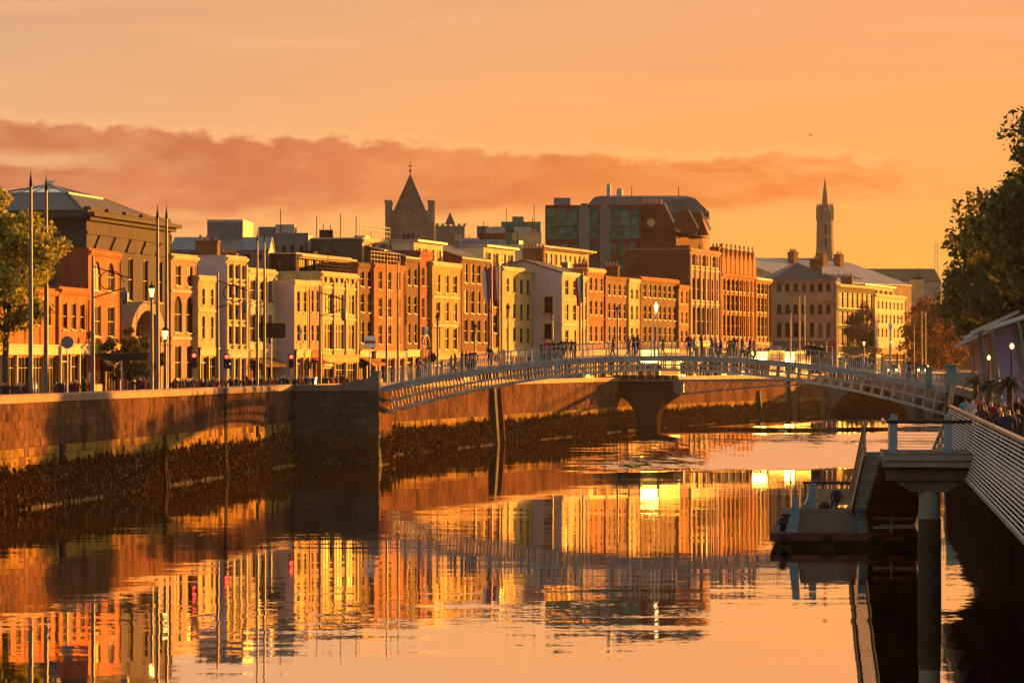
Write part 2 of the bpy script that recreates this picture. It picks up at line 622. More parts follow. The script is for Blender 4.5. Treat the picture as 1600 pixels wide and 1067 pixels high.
def window_mesh(w, h, style, fm):
    """sash window: frame with meeting rail, glazing bars and sill, lower left corner of the opening at the origin"""
    k = ('w', w, h, style, fm.name)
    if k in WCACHE: return WCACHE[k]
    b = MB()
    f = 0.06 if w > .7 else .045
    y0, y1 = 0.10, 0.17
    b.box(0, f, y0, y1, 0, h); b.box(w - f, w, y0, y1, 0, h)
    b.box(f, w - f, y0, y1, 0, f * 1.3); b.box(f, w - f, y0, y1, h - f, h)
    if style == 'sash':
        b.box(f, w - f, y0 - .02, y1, h * .5 - .03, h * .5 + .03)
        b.box(w * .5 - .015, w * .5 + .015, y0 + .01, y1, f, h - f)
    elif style == 'grid':
        n = max(2, round(w / 1.0))
        for i in range(1, n): b.box(w * i / n - .03, w * i / n + .03, y0 - .01, y1, f, h - f)
        if h > 1.6: b.box(f, w - f, y0, y1 + .005, h * .72 - .03, h * .72 + .03)
    b.box(-.08, w + .08, -.09, 0.09, -.10, -.005)
    me = b.mesh('window', fm)
    WCACHE[k] = me
    return me


def pane_mesh(w, h, g):
    k = ('p', w, h, g.name)
    if k not in WCACHE:
        b = MB()
        b.box(0.02, w - 0.02, .150, .162, 0.02, h - 0.02)
        WCACHE[k] = b.mesh('pane', g)
    return WCACHE[k]


def put_window(parent, u, z, w, h, style='sash', fm=None, g=None, name='window'):
    fm = fm or M['frame']
    g = g or RND.choices(G, (6, 4, 1.2, 1.5))[0]
    o = link(name, window_mesh(w, h, style, fm), parent, (u, 0, z))
    link('pane', pane_mesh(w, h, g), o)
    return o


def wall_face(b, W, H, holes, reveal=.22, z0=0.0, y=0.0):
    """the front wall with real openings; holes: (u0,u1,z0,z1,arched)"""
    us = sorted({0.0, W, *[q for h in holes for q in h[:2]]})
    zs = sorted({z0, H, *[q for h in holes for q in h[2:4]]})
    for i in range(len(us) - 1):
        um = (us[i] + us[i + 1]) / 2
        start = None
        for j in range(len(zs) - 1):
            zm = (zs[j] + zs[j + 1]) / 2
            op = any(h[0] < um < h[1] and h[2] < zm < h[3] for h in holes)
            if not op and start is None: start = zs[j]
            if start is not None and (op or j == len(zs) - 2):
                end = zs[j] if op else zs[j + 1]
                b.face((us[i], y, start), (us[i + 1], y, start), (us[i + 1], y, end), (us[i], y, end))
                start = None
    for h in holes:
        u0, u1, a, c = h[:4]
        r = y + reveal
        b.face((u0, y, a), (u0, y, c), (u0, r, c), (u0, r, a))
        b.face((u1, y, a), (u1, r, a), (u1, r, c), (u1, y, c))
        b.face((u0, y, c), (u1, y, c), (u1, r, c), (u0, r, c))
        b.face((u0, y, a), (u0, r, a), (u1, r, a), (u1, y, a))
        b.face((u0, r, a), (u0, r, c), (u1, r, c), (u1, r, a))
        if h[4]:
            n, ra = 8, (u1 - u0) / 2
            cu, cz = (u0 + u1) / 2, c - ra
            pts = [(cu - ra * math.cos(math.pi * k / n), cz + ra * math.sin(math.pi * k / n)) for k in range(n + 1)]
            yy = y + .004
            for k in range(n):
                (p, q), (p2, q2) = pts[k], pts[k + 1]
                b.face((p, yy, q), (p2, yy, q2), (p2, yy, c), (p, yy, c))
                b.face((p, yy, q), (p, r, q), (p2, r, q2), (p2, yy, q2))


def chimney_mesh(w, d, h, npots, mat):
    b = MB()
    b.box(-w / 2, w / 2, -d / 2, d / 2, 0, h)
    b.box(-w / 2 - .08, w / 2 + .08, -d / 2 - .08, d / 2 + .08, h, h + .18)
    return b.mesh('chimney', [mat])


POT = None


def chimney(parent, loc, w=.7, d=1.8, h=1.8, pots=4, mat=None):
    global POT
    if POT is None:
        POT = MB().lathe([(.14, 0), (.15, .1), (.11, .35), (.13, .5), (.10, .52)], 8).mesh('chimney_pot', M['salmon'])
    c = link('chimney', chimney_mesh(w, d, h, pots, mat or M['brown']), parent, loc)
    for i in range(pots):
        link('chimney_pot', POT, c, (0, -d / 2 + d * (i + .5) / pots, h + .18))
    return c


def building(label, x0=None, x1=None, s=14, top=400, mat='brown', rows=(), n=3, wf=.4, ends=None, depth=9.0, side=None, roof='flat',
             shop=None, style='sash', cornice=.35, courses=True, name='terraced_building', cat='building', p0=None, p1=None, group=None,
             attic=None, chim=(), fm=None, edge=None, pil=0, bays=2, base=STREET, gl=None, roofmat='slate', roofh=2.2, bars=None, line=None, skew=0.0, awn=None):
    """a house built where lines of sight x0..x1 meet the house line; rows are (upper, lower) picture rows of each storey's windows"""
    P0 = p0 or front(x0, s, line)
    P1 = p1 or front(x1, s, line)
    P0, P1 = Vector(P0), Vector(P1)
    t = (P1 - P0)
    W = t.length - 0.03
    t.normalize()
    P0 = P0 + t * 0.015
    dm = (P0.y + P1.y) / 2
    H = PZ(top, dm) - base
    a = math.atan2(t.y, t.x)
    root = empty(name, (P0.x, P0.y, base), a, label, cat, group)
    wm, sm = M[mat], M[side or mat]
    holes, wins = [], []
    Z = lambda py: PZ(py, dm) - base
    for ri, row in enumerate(rows):
        yt, yb = row[0], row[1]
        o = row[2] if len(row) > 2 else {}
        nn, ff = o.get('n', n), o.get('wf', wf)
        arch = o.get('arch', False)
        h = round(Z(yt) - Z(yb), 1)
        zb = Z(yb)
        m0 = o.get('m', .05)
        span = W * (1 - 2 * m0) / nn
        w = max(.4, round(span * min(.9, ff * 1.3), 1))
        for i in range(nn):
            u = W * m0 + span * (i + .5) - w / 2
            holes.append((u, u + w, zb, zb + h, arch))
            wins.append((u, zb, w, h, o.get('style', style)))
    sh = None
    if shop:
        zt = Z(shop[0])
        zb_ = .35
        nb = shop[2] if len(shop) > 2 else bays
        sp = (W - .5) / nb
        for i in range(nb):
            u0, w = .25 + sp * i + .18, round(sp - .36, 1)
            hh = round(max(1.2, zt - .75 - zb_), 1)
            holes.append((u0, u0 + w, zb_, zb_ + hh, False))
            wins.append((u0, zb_, w, hh, 'shop'))
        sh = (zt, M[shop[1]])
    b = MB()
    wall_face(b, W, H, holes)
    b.k = 1
    D = depth
    b.face((0, 0, 0), (0, 0, H), (0, D, H), (0, D, 0))
    b.face((W, 0, 0), (W, D, 0), (W, D, H), (W, 0, H))
    b.face((0, D, 0), (0, D, H), (W, D, H), (W, D, 0))
    gables = roof == 'pitched'
    if gables:
        b.face((0, 0, H), (0, D / 2, H + roofh), (0, D, H))
        b.face((W, 0, H), (W, D, H), (W, D / 2, H + roofh))
    b.obj('wall', [wm, sm], root)
    # roof
    r = MB()
    if roof == 'flat':
        r.box(.02, W - .02, .25, D - .02, H - .28, H - .08)
        r.obj('roof', M['slate'], root)
        p = MB()
        p.box(-.04, W + .04, -.06, .24, H, H + .12)
        p.box(-.04, .24, .24, D, H, H + .12)
        p.obj('coping', M[edge] if edge else M['trim'] if mat in ('cream', 'white', 'pale', 'yellow', 'salmon') else sm, root)
    elif gables:
        for y_, yy in ((-.15, D / 2), (D + .15, D / 2)):
            q = MB()
            q.hexa([(-.1, y_, H - .02), (W + .1, y_, H - .02), (W + .1, yy, H + roofh), (-.1, yy, H + roofh)] if y_ < yy else
                   [(-.1, yy, H + roofh), (W + .1, yy, H + roofh), (W + .1, y_, H - .02), (-.1, y_, H - .02)],
                   [(-.1, y_, H + .12), (W + .1, y_, H + .12), (W + .1, yy, H + roofh + .14), (-.1, yy, H + roofh + .14)] if y_ < yy else
                   [(-.1, yy, H + roofh + .14), (W + .1, yy, H + roofh + .14), (W + .1, y_, H + .12), (-.1, y_, H + .12)])
            q.obj('roof', M[roofmat], root)
    elif roof == 'hip':
        i = min(W, D) * .5
        e = .3
        A = [(-e, -e, H), (W + e, -e, H), (W + e, D + e, H), (-e, D + e, H)]
        if W > D: r0, r1 = (i, D / 2, H + roofh), (W - i, D / 2, H + roofh)
        else: r0, r1 = (W / 2, i, H + roofh), (W / 2, D - i, H + roofh)
        if W > D:
            r.face(A[0], A[1], r1, r0); r.face(A[1], A[2], r1); r.face(A[2], A[3], r0, r1); r.face(A[3], A[0], r0)
        else:
            r.face(A[0], A[1], r0); r.face(A[1], A[2], r1, r0); r.face(A[2], A[3], r1); r.face(A[3], A[0], r0, r1)
        r.face(*reversed(A))
        r.obj('roof', M[roofmat], root)
    if cornice:
        c = MB()
        c.box(-.02, W + .02, -cornice * .75, -.002, H - .26, H - .05)
        c.box(-.01, W + .01, -cornice * .4, -.002, H - .40, H - .26)
        c.obj('cornice', M[edge] if edge else M['trim'] if mat in ('cream', 'white', 'pale', 'yellow', 'salmon') else wm, root)
    if courses and len(rows) > 1:
        c = MB()
        for row in rows[:-1]:
            z = Z(row[1]) - .45
            c.box(.03, W - .03, -.07, -.002, z - .12, z + .08)
        c.obj('string_course', M['trim'] if mat in ('cream', 'white', 'pale', 'yellow', 'salmon') else wm, root)
    if pil:
        for i in range(pil + 1):
            q = MB()
            u = W * i / pil
            u = min(max(u, .18), W - .18)
            q.box(u - .17, u + .17, -.16, -.002, (sh[0] if sh else 0) + .1, H - .6)
            q.obj('pilaster', M[edge] if edge else M['trim'], root)
    door_done = False
    for (u, z, w, h, stl) in wins:
        if stl == 'shop' and not door_done and sum(1 for q_ in wins if q_[4] == 'shop') > 1:
            door_done = True
            q = MB(); q.box(0, w, .06, .14, -.3, .75); q.box(0, .10, .06, .14, .75, h); q.box(w - .10, w, .06, .14, .75, h); q.box(.10, w - .10, .06, .14, h - .5, h - .38); q.box(w / 2 - .04, w / 2 + .04, .06, .14, .75, h - .5)
            dr = q.obj('door', M[RND.choice(('framedark', 'shopred', 'teal', 'trim'))], root, (u, 0, z))
            link('pane', pane_mesh(w, h, RND.choice(G[:3])), dr)
            q = MB(); q.box(w / 2 + .08, w / 2 + .12, .02, .06, .6, 1.0); q.obj('handle', M['steel'], dr)
        elif stl == 'shop':
            put_window(root, u, z, w, h, 'grid', M['framedark'] if RND.random() < .8 else M['trim'], RND.choice(G[:3]), 'shop_window')
        else:
            put_window(root, u, z, w, h, stl, fm or RND.choice((M['frame'], M['frame'], M['framedark'])), gl)
    if sh:
        f = MB()
        f.box(.05, W - .05, -.20, -.003, sh[0] - .62, sh[0])
        f.box(.0, W, -.30, -.003, sh[0], sh[0] + .12)
        f.obj('shop_fascia', sh[1], root)
        for i in range((shop[2] if len(shop) > 2 else bays) + 1):
            nb = shop[2] if len(shop) > 2 else bays
            u = .25 + (W - .5) * i / nb
            q = MB()
            q.box(u - .13, u + .13, -.14, -.003, 0, sh[0] - .62)
            q.obj('shop_pillar', sh[1], root)
    if sh and awn:
        for i in range(awn[1]):
            u0 = .4 + (W - .8) * i / awn[1]; u1 = .4 + (W - .8) * (i + 1) / awn[1] - .15
            q = MB(); zz = sh[0] - .66
            q.hexa([(u0, -1.35, zz - .62), (u1, -1.35, zz - .62), (u1, -.02, zz - .06), (u0, -.02, zz - .06)], [(u0, -1.35, zz - .56), (u1, -1.35, zz - .56), (u1, -.02, zz), (u0, -.02, zz)])
            q.box(u0, u1, -1.36, -1.33, zz - .80, zz - .56)
            q.obj('awning', M[awn[0]], root)
    # rainwater pipe
    if W > 3 and rows:
        q = MB()
        q.tube((W - .25, -.10, (sh[0] + .2) if sh else .2), (W - .25, -.10, H - .7), .055, n=6)
        q.obj('downpipe', M['darkmetal'], root)
    for (u, y, w_, d_, h_, np_) in chim:
        chimney(root, (u * W, y, H - .3 + (roofh * (1 - abs(y - D / 2) / (D / 2)) if gables else 0)), w_, d_, h_, np_, sm if 'brick' in sm.name else M['brown'])
    if attic:
        # set-back glazed top storey
        ya, setb, am, na = attic
        Ha = PZ(ya, dm) - base
        q = MB()
        hl = []
        wd, hd = round((W - .6) / na * .74, 1), round(max(.8, Ha - H - .75), 1)
        for i in range(na):
            u = .3 + (W - .6) * (i + .5) / na - wd / 2
            hl.append((u, u + wd, H + .15, H + .15 + hd, False))
        wall_face(q, W, Ha, hl, z0=H - .1, y=setb)
        q.face((0, setb, H - .1), (0, setb, Ha), (0, D, Ha), (0, D, H - .1))
        q.face((W, setb, H - .1), (W, D, H - .1), (W, D, Ha), (W, setb, Ha))
        q.face((0, D, H - .1), (0, D, Ha), (W, D, Ha), (W, D, H - .1))
        q.k = 1
        q.box(-.15, W + .15, setb - .5, D + .1, Ha, Ha + .22)
        q.obj('top_storey', [M[am], M['lightmetal']], root)
        for h in hl:
            o = put_window(root, h[0], h[2], wd, hd, 'grid', M['trim'], G[RND.choice((0, 1, 2, 2))])
            o.location.y = setb
    root['dims'] = (W, H, D)
    return root


def rail_on(root, z, u0, u1, y, h=1.1, mat='polepaint', step=1.2):
    b = MB()
    n = max(1, round((u1 - u0) / step))
    for i in range(n + 1):
        u = u0 + (u1 - u0) * i / n
        b.box(u - .025, u + .025, y - .025, y + .025, z, z + h)
    for zz in (.35, .7, 1.0):
        b.box(u0, u1, y - .02, y + .02, z + h * zz - .03, z + h * zz)
    return b.obj('roof_railing', M[mat], root)

# ------------------------------------------------------------------ the row of houses on the south quay
QROW = 'houses facing the river along the quay'
building('low orange brick shop terrace with white shopfronts behind the sunlit leafy tree', -75, 91, 14.2, 448, 'orange',
         [(474, 506)], 9, .36, shop=(540, 'white', 7), depth=7, group=QROW, name='shop_terrace')
building('small two storey orange brick shop between the leafy tree and the tall red brick house', 92, 138, 14.00, 452, 'orange',
         [(474, 515)], 3, .42, shop=(540, 'white', 3), depth=7, group=QROW, chim=[(.1, 4, .7, 1.6, 1.2, 3)], name='corner_shop')
building('narrow three storey orange brick house with arched windows in front of the domed hall', 138, 187, 14.00, 393, 'orange',
         [(410, 455, {'arch': True}), (478, 526)], 2, .40, side='red', shop=(540, 'pale', 2), depth=2.4, awn=('pale', 2), group=QROW, fm=M['trim'])


def domed_hall():
    P0, P1 = front(135, 16.5), front(267, 16.5)
    root = building('big shade-darkened stone hall with hipped slate roof and glazed lantern near the leafy tree', 135, 267, 16.5, 345, 'shadestone',
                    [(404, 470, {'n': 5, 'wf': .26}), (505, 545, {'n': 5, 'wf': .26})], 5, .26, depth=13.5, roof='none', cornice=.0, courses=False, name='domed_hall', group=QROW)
    W, H, D = root['dims']
    c = MB()
    c.box(-.6, W + .7, -.8, -.01, H - .15, H + .15)
    c.box(-.3, W + .35, -.38, -.012, H - .45, H - .15)
    c.box(-.05, W + .05, -.12, -.013, H - 1.5, H - 1.3)
    c.box(-.9, -.01, -.01, D, H - .25, H + .15)
    c.box(W + .01, W + .8, -.01, D, H - .25, H + .15)
    c.obj('cornice', M['shadestone'], root)
    c = MB()
    c.box(0, W, -.1, .35, H + .15, H + .35)
    for k in range(5): c.box(W * k / 5 + .6, W * (k + 1) / 5 - .6, -.16, .4, H + .35, H + .62)
    c.box(0, .35, .35, D, H + .15, H + .35)
    c.obj('parapet', M['shadestone'], root)
    # hipped roof
    r = MB()
    cx, cy, z1 = W * .50, D * .50, H + 2.0
    lw, ld = W * .20, D * .22
    A = [(.4, .4, H + .3), (W - .4, .4, H + .3), (W - .4, D - .4, H + .3), (.4, D - .4, H + .3)]
    B = [(cx - lw, cy - ld, z1), (cx + lw, cy - ld, z1), (cx + lw, cy + ld, z1), (cx - lw, cy + ld, z1)]
    for i in range(4):
        j = (i + 1) % 4
        r.face(A[i], A[j], B[j], B[i])
    r.face(*B)
    r.face(*reversed(A))
    for i in range(4):
        r.bar(A[i], B[i], .18, .18)
    roof = r.obj('roof', M['slate'], root)
    g = MB()
    ap = (cx, cy, z1 + .95)
    for i in range(4): g.face(B[i], B[(i + 1) % 4], ap)
    ln = g.obj('lantern_glass', G[2], roof)
    g = MB()
    for i in range(4):
        g.bar(B[i], ap, .14, .14)
        j = (i + 1) % 4
        g.bar(B[i], B[j], .16, .2)
        for k in (1, 2, 3):
            p = Vector(B[i]).lerp(Vector(B[j]), k / 4)
            g.bar(p, p.lerp(Vector(ap), .86), .08, .08)
    g.obj('lantern_bar', M['lightmetal'], roof)
    # pediments over the tall windows
    for k in range(5):
        u = W * .05 + W * .9 / 5 * (k + .5)
        q = MB()
        zt = PZ(402, 314) - STREET
        q.hexa([(u - 1.4, -.14, zt), (u + 1.4, -.14, zt), (u + 1.4, -.01, zt), (u - 1.4, -.01, zt)], [(u - .02, -.14, zt + .95), (u + .02, -.14, zt + .95), (u + .02, -.01, zt + .95), (u - .02, -.01, zt + .95)])
        q.box(u - 1.5, u + 1.5, -.16, -.008, zt - .18, zt)
        q.obj('pediment', M['shadestone'], root)
    # great arched porch
    n = 12
    P = MB()
    u0, r0, r1, zc = W * .44, 4.0, 5.4, PZ(528, 314) - STREET
    for k in range(n):
        a, b_ = math.pi * k / n, math.pi * (k + 1) / n
        f = lambda an, rr, y: (u0 + rr * math.cos(an), y, zc + rr * .52 * math.sin(an))
        P.hexa([f(a, r0, -1.9), f(b_, r0, -1.9), f(b_, r0, -.02), f(a, r0, -.02)], [f(a, r1, -1.9), f(b_, r1, -1.9), f(b_, r1, -.02), f(a, r1, -.02)])
    P.obj('porch_arch', M['warmstone'], root)
    for s_ in (-1, 1):
        q = MB()
        q.box(u0 + s_ * 4.7 - .75, u0 + s_ * 4.7 + .75, -1.9, -.05, 0, zc)
        q.box(u0 + s_ * 4.7 - .95, u0 + s_ * 4.7 + .95, -2.05, -.02, zc - .4, zc - .02)
        q.obj('porch_pier', M['warmstone'], root)
    return root


domed_hall()
building('salmon rendered house with two tall arched windows beside the domed hall', 267, 308, 16.20, 400, 'salmon',
         [(416, 447), (462, 520, {'arch': True, 'wf': .5}), (540, 592, {'wf': .4})], 2, .36, group=QROW, side='salmon')
building('low cream house with plain parapet next to the salmon house', 309.5, 340, 15.80, 433, 'cream', [(451, 477), (495, 529)], 2, .26, shop=(545, 'shopdark', 2), group=QROW, cornice=.2)
building('narrow lowest orange rendered house squeezed between two cream houses', 340.5, 352, 16.10, 470, 'tan', [(499, 531)], 1, .36, shop=(545, 'white', 1), group=QROW, cornice=.2)
building('tall gold and cream house with grey flank and full height window bays', 352.5, 385, 15.30, 402, 'cream',
         [(414, 436), (441, 466), (472, 500), (506, 538)], 3, .58, side='render', depth=3.4, shop=(548, 'white', 3), pil=3, group=QROW, style='grid')
building('ornate cream house with bright parapet and three window bays next to the gold house', 386.5, 430, 15.60, 422, 'white',
         [(438, 470), (492, 535)], 3, .50, side='red', shop=(548, 'cream', 3), pil=3, awn=('umber', 3), group=QROW)
building('cream house with grey blank flank and slim windows over a dark shop', 460, 483, 13.80, 440, 'pale', [(455, 488), (508, 533)], 2, .34,
         side='render', shop=(548, 'shopdark', 2), group=QROW, cornice=.15, courses=False, depth=8)
building('salmon half of the pair of slim windowed houses over a shop', 483.5, 501, 13.84, 440.5, 'salmon', [(455, 488), (508, 533)], 2, .36, shop=(548, 'orange', 2), awn=('shopred', 2), group=QROW, cornice=.15, courses=False)
big = building('wide cream building of three large framed bays with dark roof terrace above', 501.5, 558, 14.00, 428, 'pale',
         [(433, 443, {'n': 6, 'wf': .35, 'style': 'plain'}), (460, 491), (507, 546)], 3, .62, shop=(556, 'pale', 3), pil=3, group=QROW, style='grid', depth=11)
W_, H_, D_ = big['dims']
rail_on(big, H_ + .12, .3, W_ - .3, .5, 1.0, 'darkmetal')
building('narrow dark brown brick house with paired windows beside the three bay cream building', 559, 584, 14.40, 413, 'umber', [(424, 448), (460, 488), (502, 536)], 2, .38, shop=(548, 'shopdark', 2), awn=('orange', 1), group=QROW, cornice=.2, courses=False)
hot = building('bright orange red brick house with white rimmed windows at the near end of the footbridge', 584.5, 632, 14.10, 415, 'orange', [(425, 453), (467, 496), (509, 538)], 3, .32,
         shop=(550, 'white', 3), group=QROW, cornice=.2, courses=False, fm=M['trim'], gl=G[2])
W_, H_, D_ = hot['dims']
rail_on(hot, H_ + .12, .3, W_ - .3, .4, 1.2, 'wood')
building('brown brick house with narrow paired windows beneath the cathedral tower', 632.5, 655, 14.40, 404, 'umber', [(421, 446), (463, 490), (505, 536)], 2, .36, shop=(548, 'shopdark', 2), group=QROW, cornice=.2, courses=False, roof='pitched', roofh=1.2)
building('dark red brick house with tall gold edged windows beneath the cathedral tower', 655.5, 675, 14.30, 394, 'red', [(419, 447), (466, 497), (510, 540)], 2, .42, shop=(548, 'brown', 2), group=QROW, cornice=.2, fm=M['trim'])
building('ochre yellow rendered house with three dark windows per floor and glazed top storey', 675.5, 720, 13.90, 412, 'yellow', [(430, 458), (472, 502), (513, 546)], 3, .36,
         shop=(553, 'pale', 3), group=QROW, attic=(380, 2.0, 'white', 4), cornice=.25)
building('wide shaded brown brick house with four windows per floor beyond the ochre house', 720.5, 765, 14.40, 406, 'umber', [(414, 443), (455, 490), (500, 535)], 4, .42, shop=(551, 'salmon', 3), awn=('salmon', 3), group=QROW, cornice=.15, courses=False, roof='pitched', roofh=1.6)  # darker brick holds the shade of this front in its colour
building('very narrow low red brown brick house behind the hanging flags', 765.5, 784.5, 14.20, 440, 'red', [(452, 480), (493, 520)], 1, .4, shop=(545, 'cream', 1), group=QROW, cornice=.15)
qn = building('pale yellow house with stone quoins and four small windows per floor', 785, 833, 13.70, 420, 'pale', [(436, 458), (475, 498), (512, 534)], 4, .32,
         shop=(548, 'white', 3), group=QROW, attic=(388, 2.2, 'white', 4), cornice=.3, courses=False)
W_, H_, D_ = qn['dims']
for k in range(9):
    q = MB(); w_ = .8 if k % 2 else .5
    q.box(W_ - w_, W_ + .012, -.07, -.004, 1.2 + 3.2 + k * .62, 1.2 + 3.2 + k * .62 + .5)
    q.obj('quoin', M['salmon'], qn)


def gable_windows(root, rows, cols, wf, yedge=(1, 8), mat_trim='trim'):
    W, H, D = root['dims']
    for z0, z1 in rows:
        for c in cols:
            w, h = round(wf, 1), round(z1 - z0, 1)
            o = link('window', window_mesh(w, h, 'sash', M['framedark']), root, (-.21, c + w / 2, z0), R(-90))
            link('pane', pane_mesh(w, h, G[0]), o)
            f = MB()
            f.box(-.12, -.001, c - w / 2 - .22, c + w / 2 + .22, z0 + h + .005, z0 + h + .22)
            f.box(-.12, -.001, c - w / 2 - .22, c - w / 2 - .005, z0 - .15, z0 + h + .005)
            f.box(-.12, -.001, c + w / 2 + .005, c + w / 2 + .22, z0 - .15, z0 + h + .005)
            f.obj('window_surround', M[mat_trim], root)


gb = building('cream house with broad grey gable wall, dark slate roof and five pot chimney', 878, 905, 10.10, 428, 'cream', [(438, 462), (476, 501), (516, 540)], 2, .34,
         side='render', shop=(550, 'white', 2), group=QROW, roof='pitched', roofh=1.5, depth=9.5, chim=[(.97, 5.5, .9, 2.6, 2.0, 6)], cornice=.12)
gable_windows(gb, [(8.6, 10.4), (5.6, 7.2), (2.6, 4.2)], [1.6], 1.0)
building('narrow cream house with a tall white window bay next to the grey gabled house', 905.5, 917, 10.20, 433, 'white', [(442, 465), (478, 500), (514, 538)], 2, .5, shop=(550, 'white', 1), group=QROW, pil=2)
building('orange brick house with paired windows and bright eaves below the long white block', 917.5, 945, 10.40, 421, 'orange', [(434, 455), (470, 492), (509, 534)], 3, .36, shop=(548, 'shopred', 2), group=QROW, side='orange', cornice=.3, edge='trim')
building('brown brick house with four tall windows per floor below the green glass block', 945.5, 982, 10.30, 434, 'brown', [(444, 462), (474, 498), (510, 534)], 4, .34, shop=(548, 'shopdark', 3), group=QROW, cornice=.15, courses=False, chim=[(.3, 4, .8, 1.8, 1.8, 4)])
building('slim cream house between brown brick neighbours', 982.5, 1000, 10.10, 437, 'cream', [(452, 468), (478, 500), (512, 532)], 2, .32, shop=(548, 'white', 1), group=QROW, cornice=.2, courses=False)
building('dark brown brick terrace with pale sills behind the lit lamp', 1000.5, 1060, 10.40, 436, 'umber', [(446, 466), (478, 500), (511, 535)], 7, .4, shop=(548, 'brown', 5), group=QROW, cornice=.3, courses=False, edge='orange', chim=[(.05, 4, .8, 1.8, 1.6, 4)])
building('low orange brick house beside the tall pilastered block', 1060.5, 1077, 10.10, 447, 'orange', [(455, 475), (487, 506), (516, 536)], 2, .36, shop=(548, 'cream', 1), group=QROW, cornice=.2)
dol = building('tall dark block with colossal pilasters and an attic row of windows', 1077.5, 1125, 10.10, 392, 'salmon', [(400, 417, {'n': 8, 'wf': .5}), (436, 470), (480, 524)], 6, .52,
         side='darkbrick', shop=(534, 'shopdark', 4), group=QROW, pil=6, edge='salmon', depth=16)
dol['label'] = 'tall dark block with colossal pilasters and an attic row of windows'
orn = building('ornate orange brick block with a parapet of pointed gablets and big chimneys', 1125.5, 1180, 10.40, 430, 'orange', [(438, 456), (462, 487), (493, 526)], 8, .5,
         shop=(536, 'cream', 5), group=QROW, pil=8, edge='orange', cornice=.5, depth=10, chim=[(.04, 5, 1.2, 3.0, 5.2, 4), (.42, 5, 4.2, 1.6, 4.6, 3), (.86, 5, 4.2, 1.6, 4.4, 3)])
W_, H_, D_ = orn['dims']
for k in range(8):
    q = MB(); u = W_ * (k + .5) / 8; w_ = W_ / 8 * .40
    q.hexa([(u - w_, -.2, H_ + .12), (u + w_, -.2, H_ + .12), (u + w_, .35, H_ + .12), (u - w_, .35, H_ + .12)], [(u - w_, -.2, H_ + 2.0), (u + w_, -.2, H_ + 2.0), (u + w_, .35, H_ + 2.0), (u - w_, .35, H_ + 2.0)])
    q.hexa([(u - w_, -.2, H_ + 2.0), (u + w_, -.2, H_ + 2.0), (u + w_, .35, H_ + 2.0), (u - w_, .35, H_ + 2.0)], [(u - .03, -.2, H_ + 3.5), (u + .03, -.2, H_ + 3.5), (u + .03, .35, H_ + 3.5), (u - .03, .35, H_ + 3.5)])
    gbl = q.obj('gablet', M['orange'], orn)
    q = MB(); q.lathe([(.16, 0), (.06, .35), (.17, .55), (.02, .9)], 6, (u, .08, H_ + 3.45))
    q.obj('finial', M['tan'], gbl)
building('lower ornate orange brick wing with white edged roof beside the gabled block', 1180.5, 1205, 10.50, 437, 'orange', [(444, 460), (466, 488), (495, 526)], 4, .5, shop=(536, 'cream', 3), group=QROW, pil=4, edge='tan', cornice=.4, roof='pitched', roofmat='lightmetal', roofh=1.0)

# corner building that looks down the river towards the eye
cb = building('dark corner stone building with arched windows, carved frieze and hipped slate roof', p0=(PX(1206, 556), 556), p1=(PX(1306, 557), 557), top=437, mat='warmstone',
         rows=[(443, 455, {'arch': True, 'n': 7, 'wf': .4}), (476, 490, {'arch': True, 'n': 7, 'wf': .44}), (503, 526, {'arch': True, 'n': 7, 'wf': .44})], depth=14, roof='hip', roofh=2.7,
         shop=(534, 'darkstone', 5), group=QROW, name='corner_building', edge='salmon', chim=[(.80, 6, 1.6, 2.0, 3.4, 3)])
W_, H_, D_ = cb['dims']
q = MB(); q.box(0.05, W_ - .05, -.13, -.004, PZ(501, 552) - 5, PZ(495, 552) - 5); q.box(W_ * .5, W_ - .05, -.15, -.005, PZ(471, 552) - 5, PZ(466, 552) - 5); q.obj('frieze', M['salmon'], cb)
gl_ = building('modern mirror glass office with bright flat eaves past the corner building', None, None, 3.0, 447, 'shadestone', [(458, 482), (486, 508), (512, 540)], 7, .8, side='metal', shop=(552, 'shopdark', 5), group=QROW, gl=G[1], style='grid', edge='trim', cornice=.9, fm=M['framedark'], p0=(PX(1307, 568), 568), p1=(PX(1366, 592), 592))
building('pale small windowed apartment block farthest along the quay', None, None, 2.8, 462, 'white', [(472, 484), (492, 506), (514, 528)], 7, .36, side='render', shop=(545, 'salmon', 4), group=QROW, edge='trim', cornice=.5, p0=(PX(1367, 593), 593), p1=(PX(1414, 620), 620), attic=(448, 2.0, 'white', 6))

# ------------------------------------------------------------------ buildings standing behind the row
BROW = 'taller buildings rising behind the river row'


def plain(label, px0, px1, d, top, mat, depth, name='rear_building', rows=(), n=3, wf=.4, roofh=0, roofmat='slate', d1=None, flare=0.0, **kw):
    """a block squarely facing the eye"""
    return building(label, p0=(PX(px0, d), d), p1=(PX(px1, d1 or d), d1 or d), top=top, mat=mat, rows=rows, n=n, wf=wf, depth=depth, name=name, group=BROW,
                    roof='pitched' if roofh > 0 else 'flat', roofh=roofh or 2, roofmat=roofmat, cornice=0, courses=False, **kw)


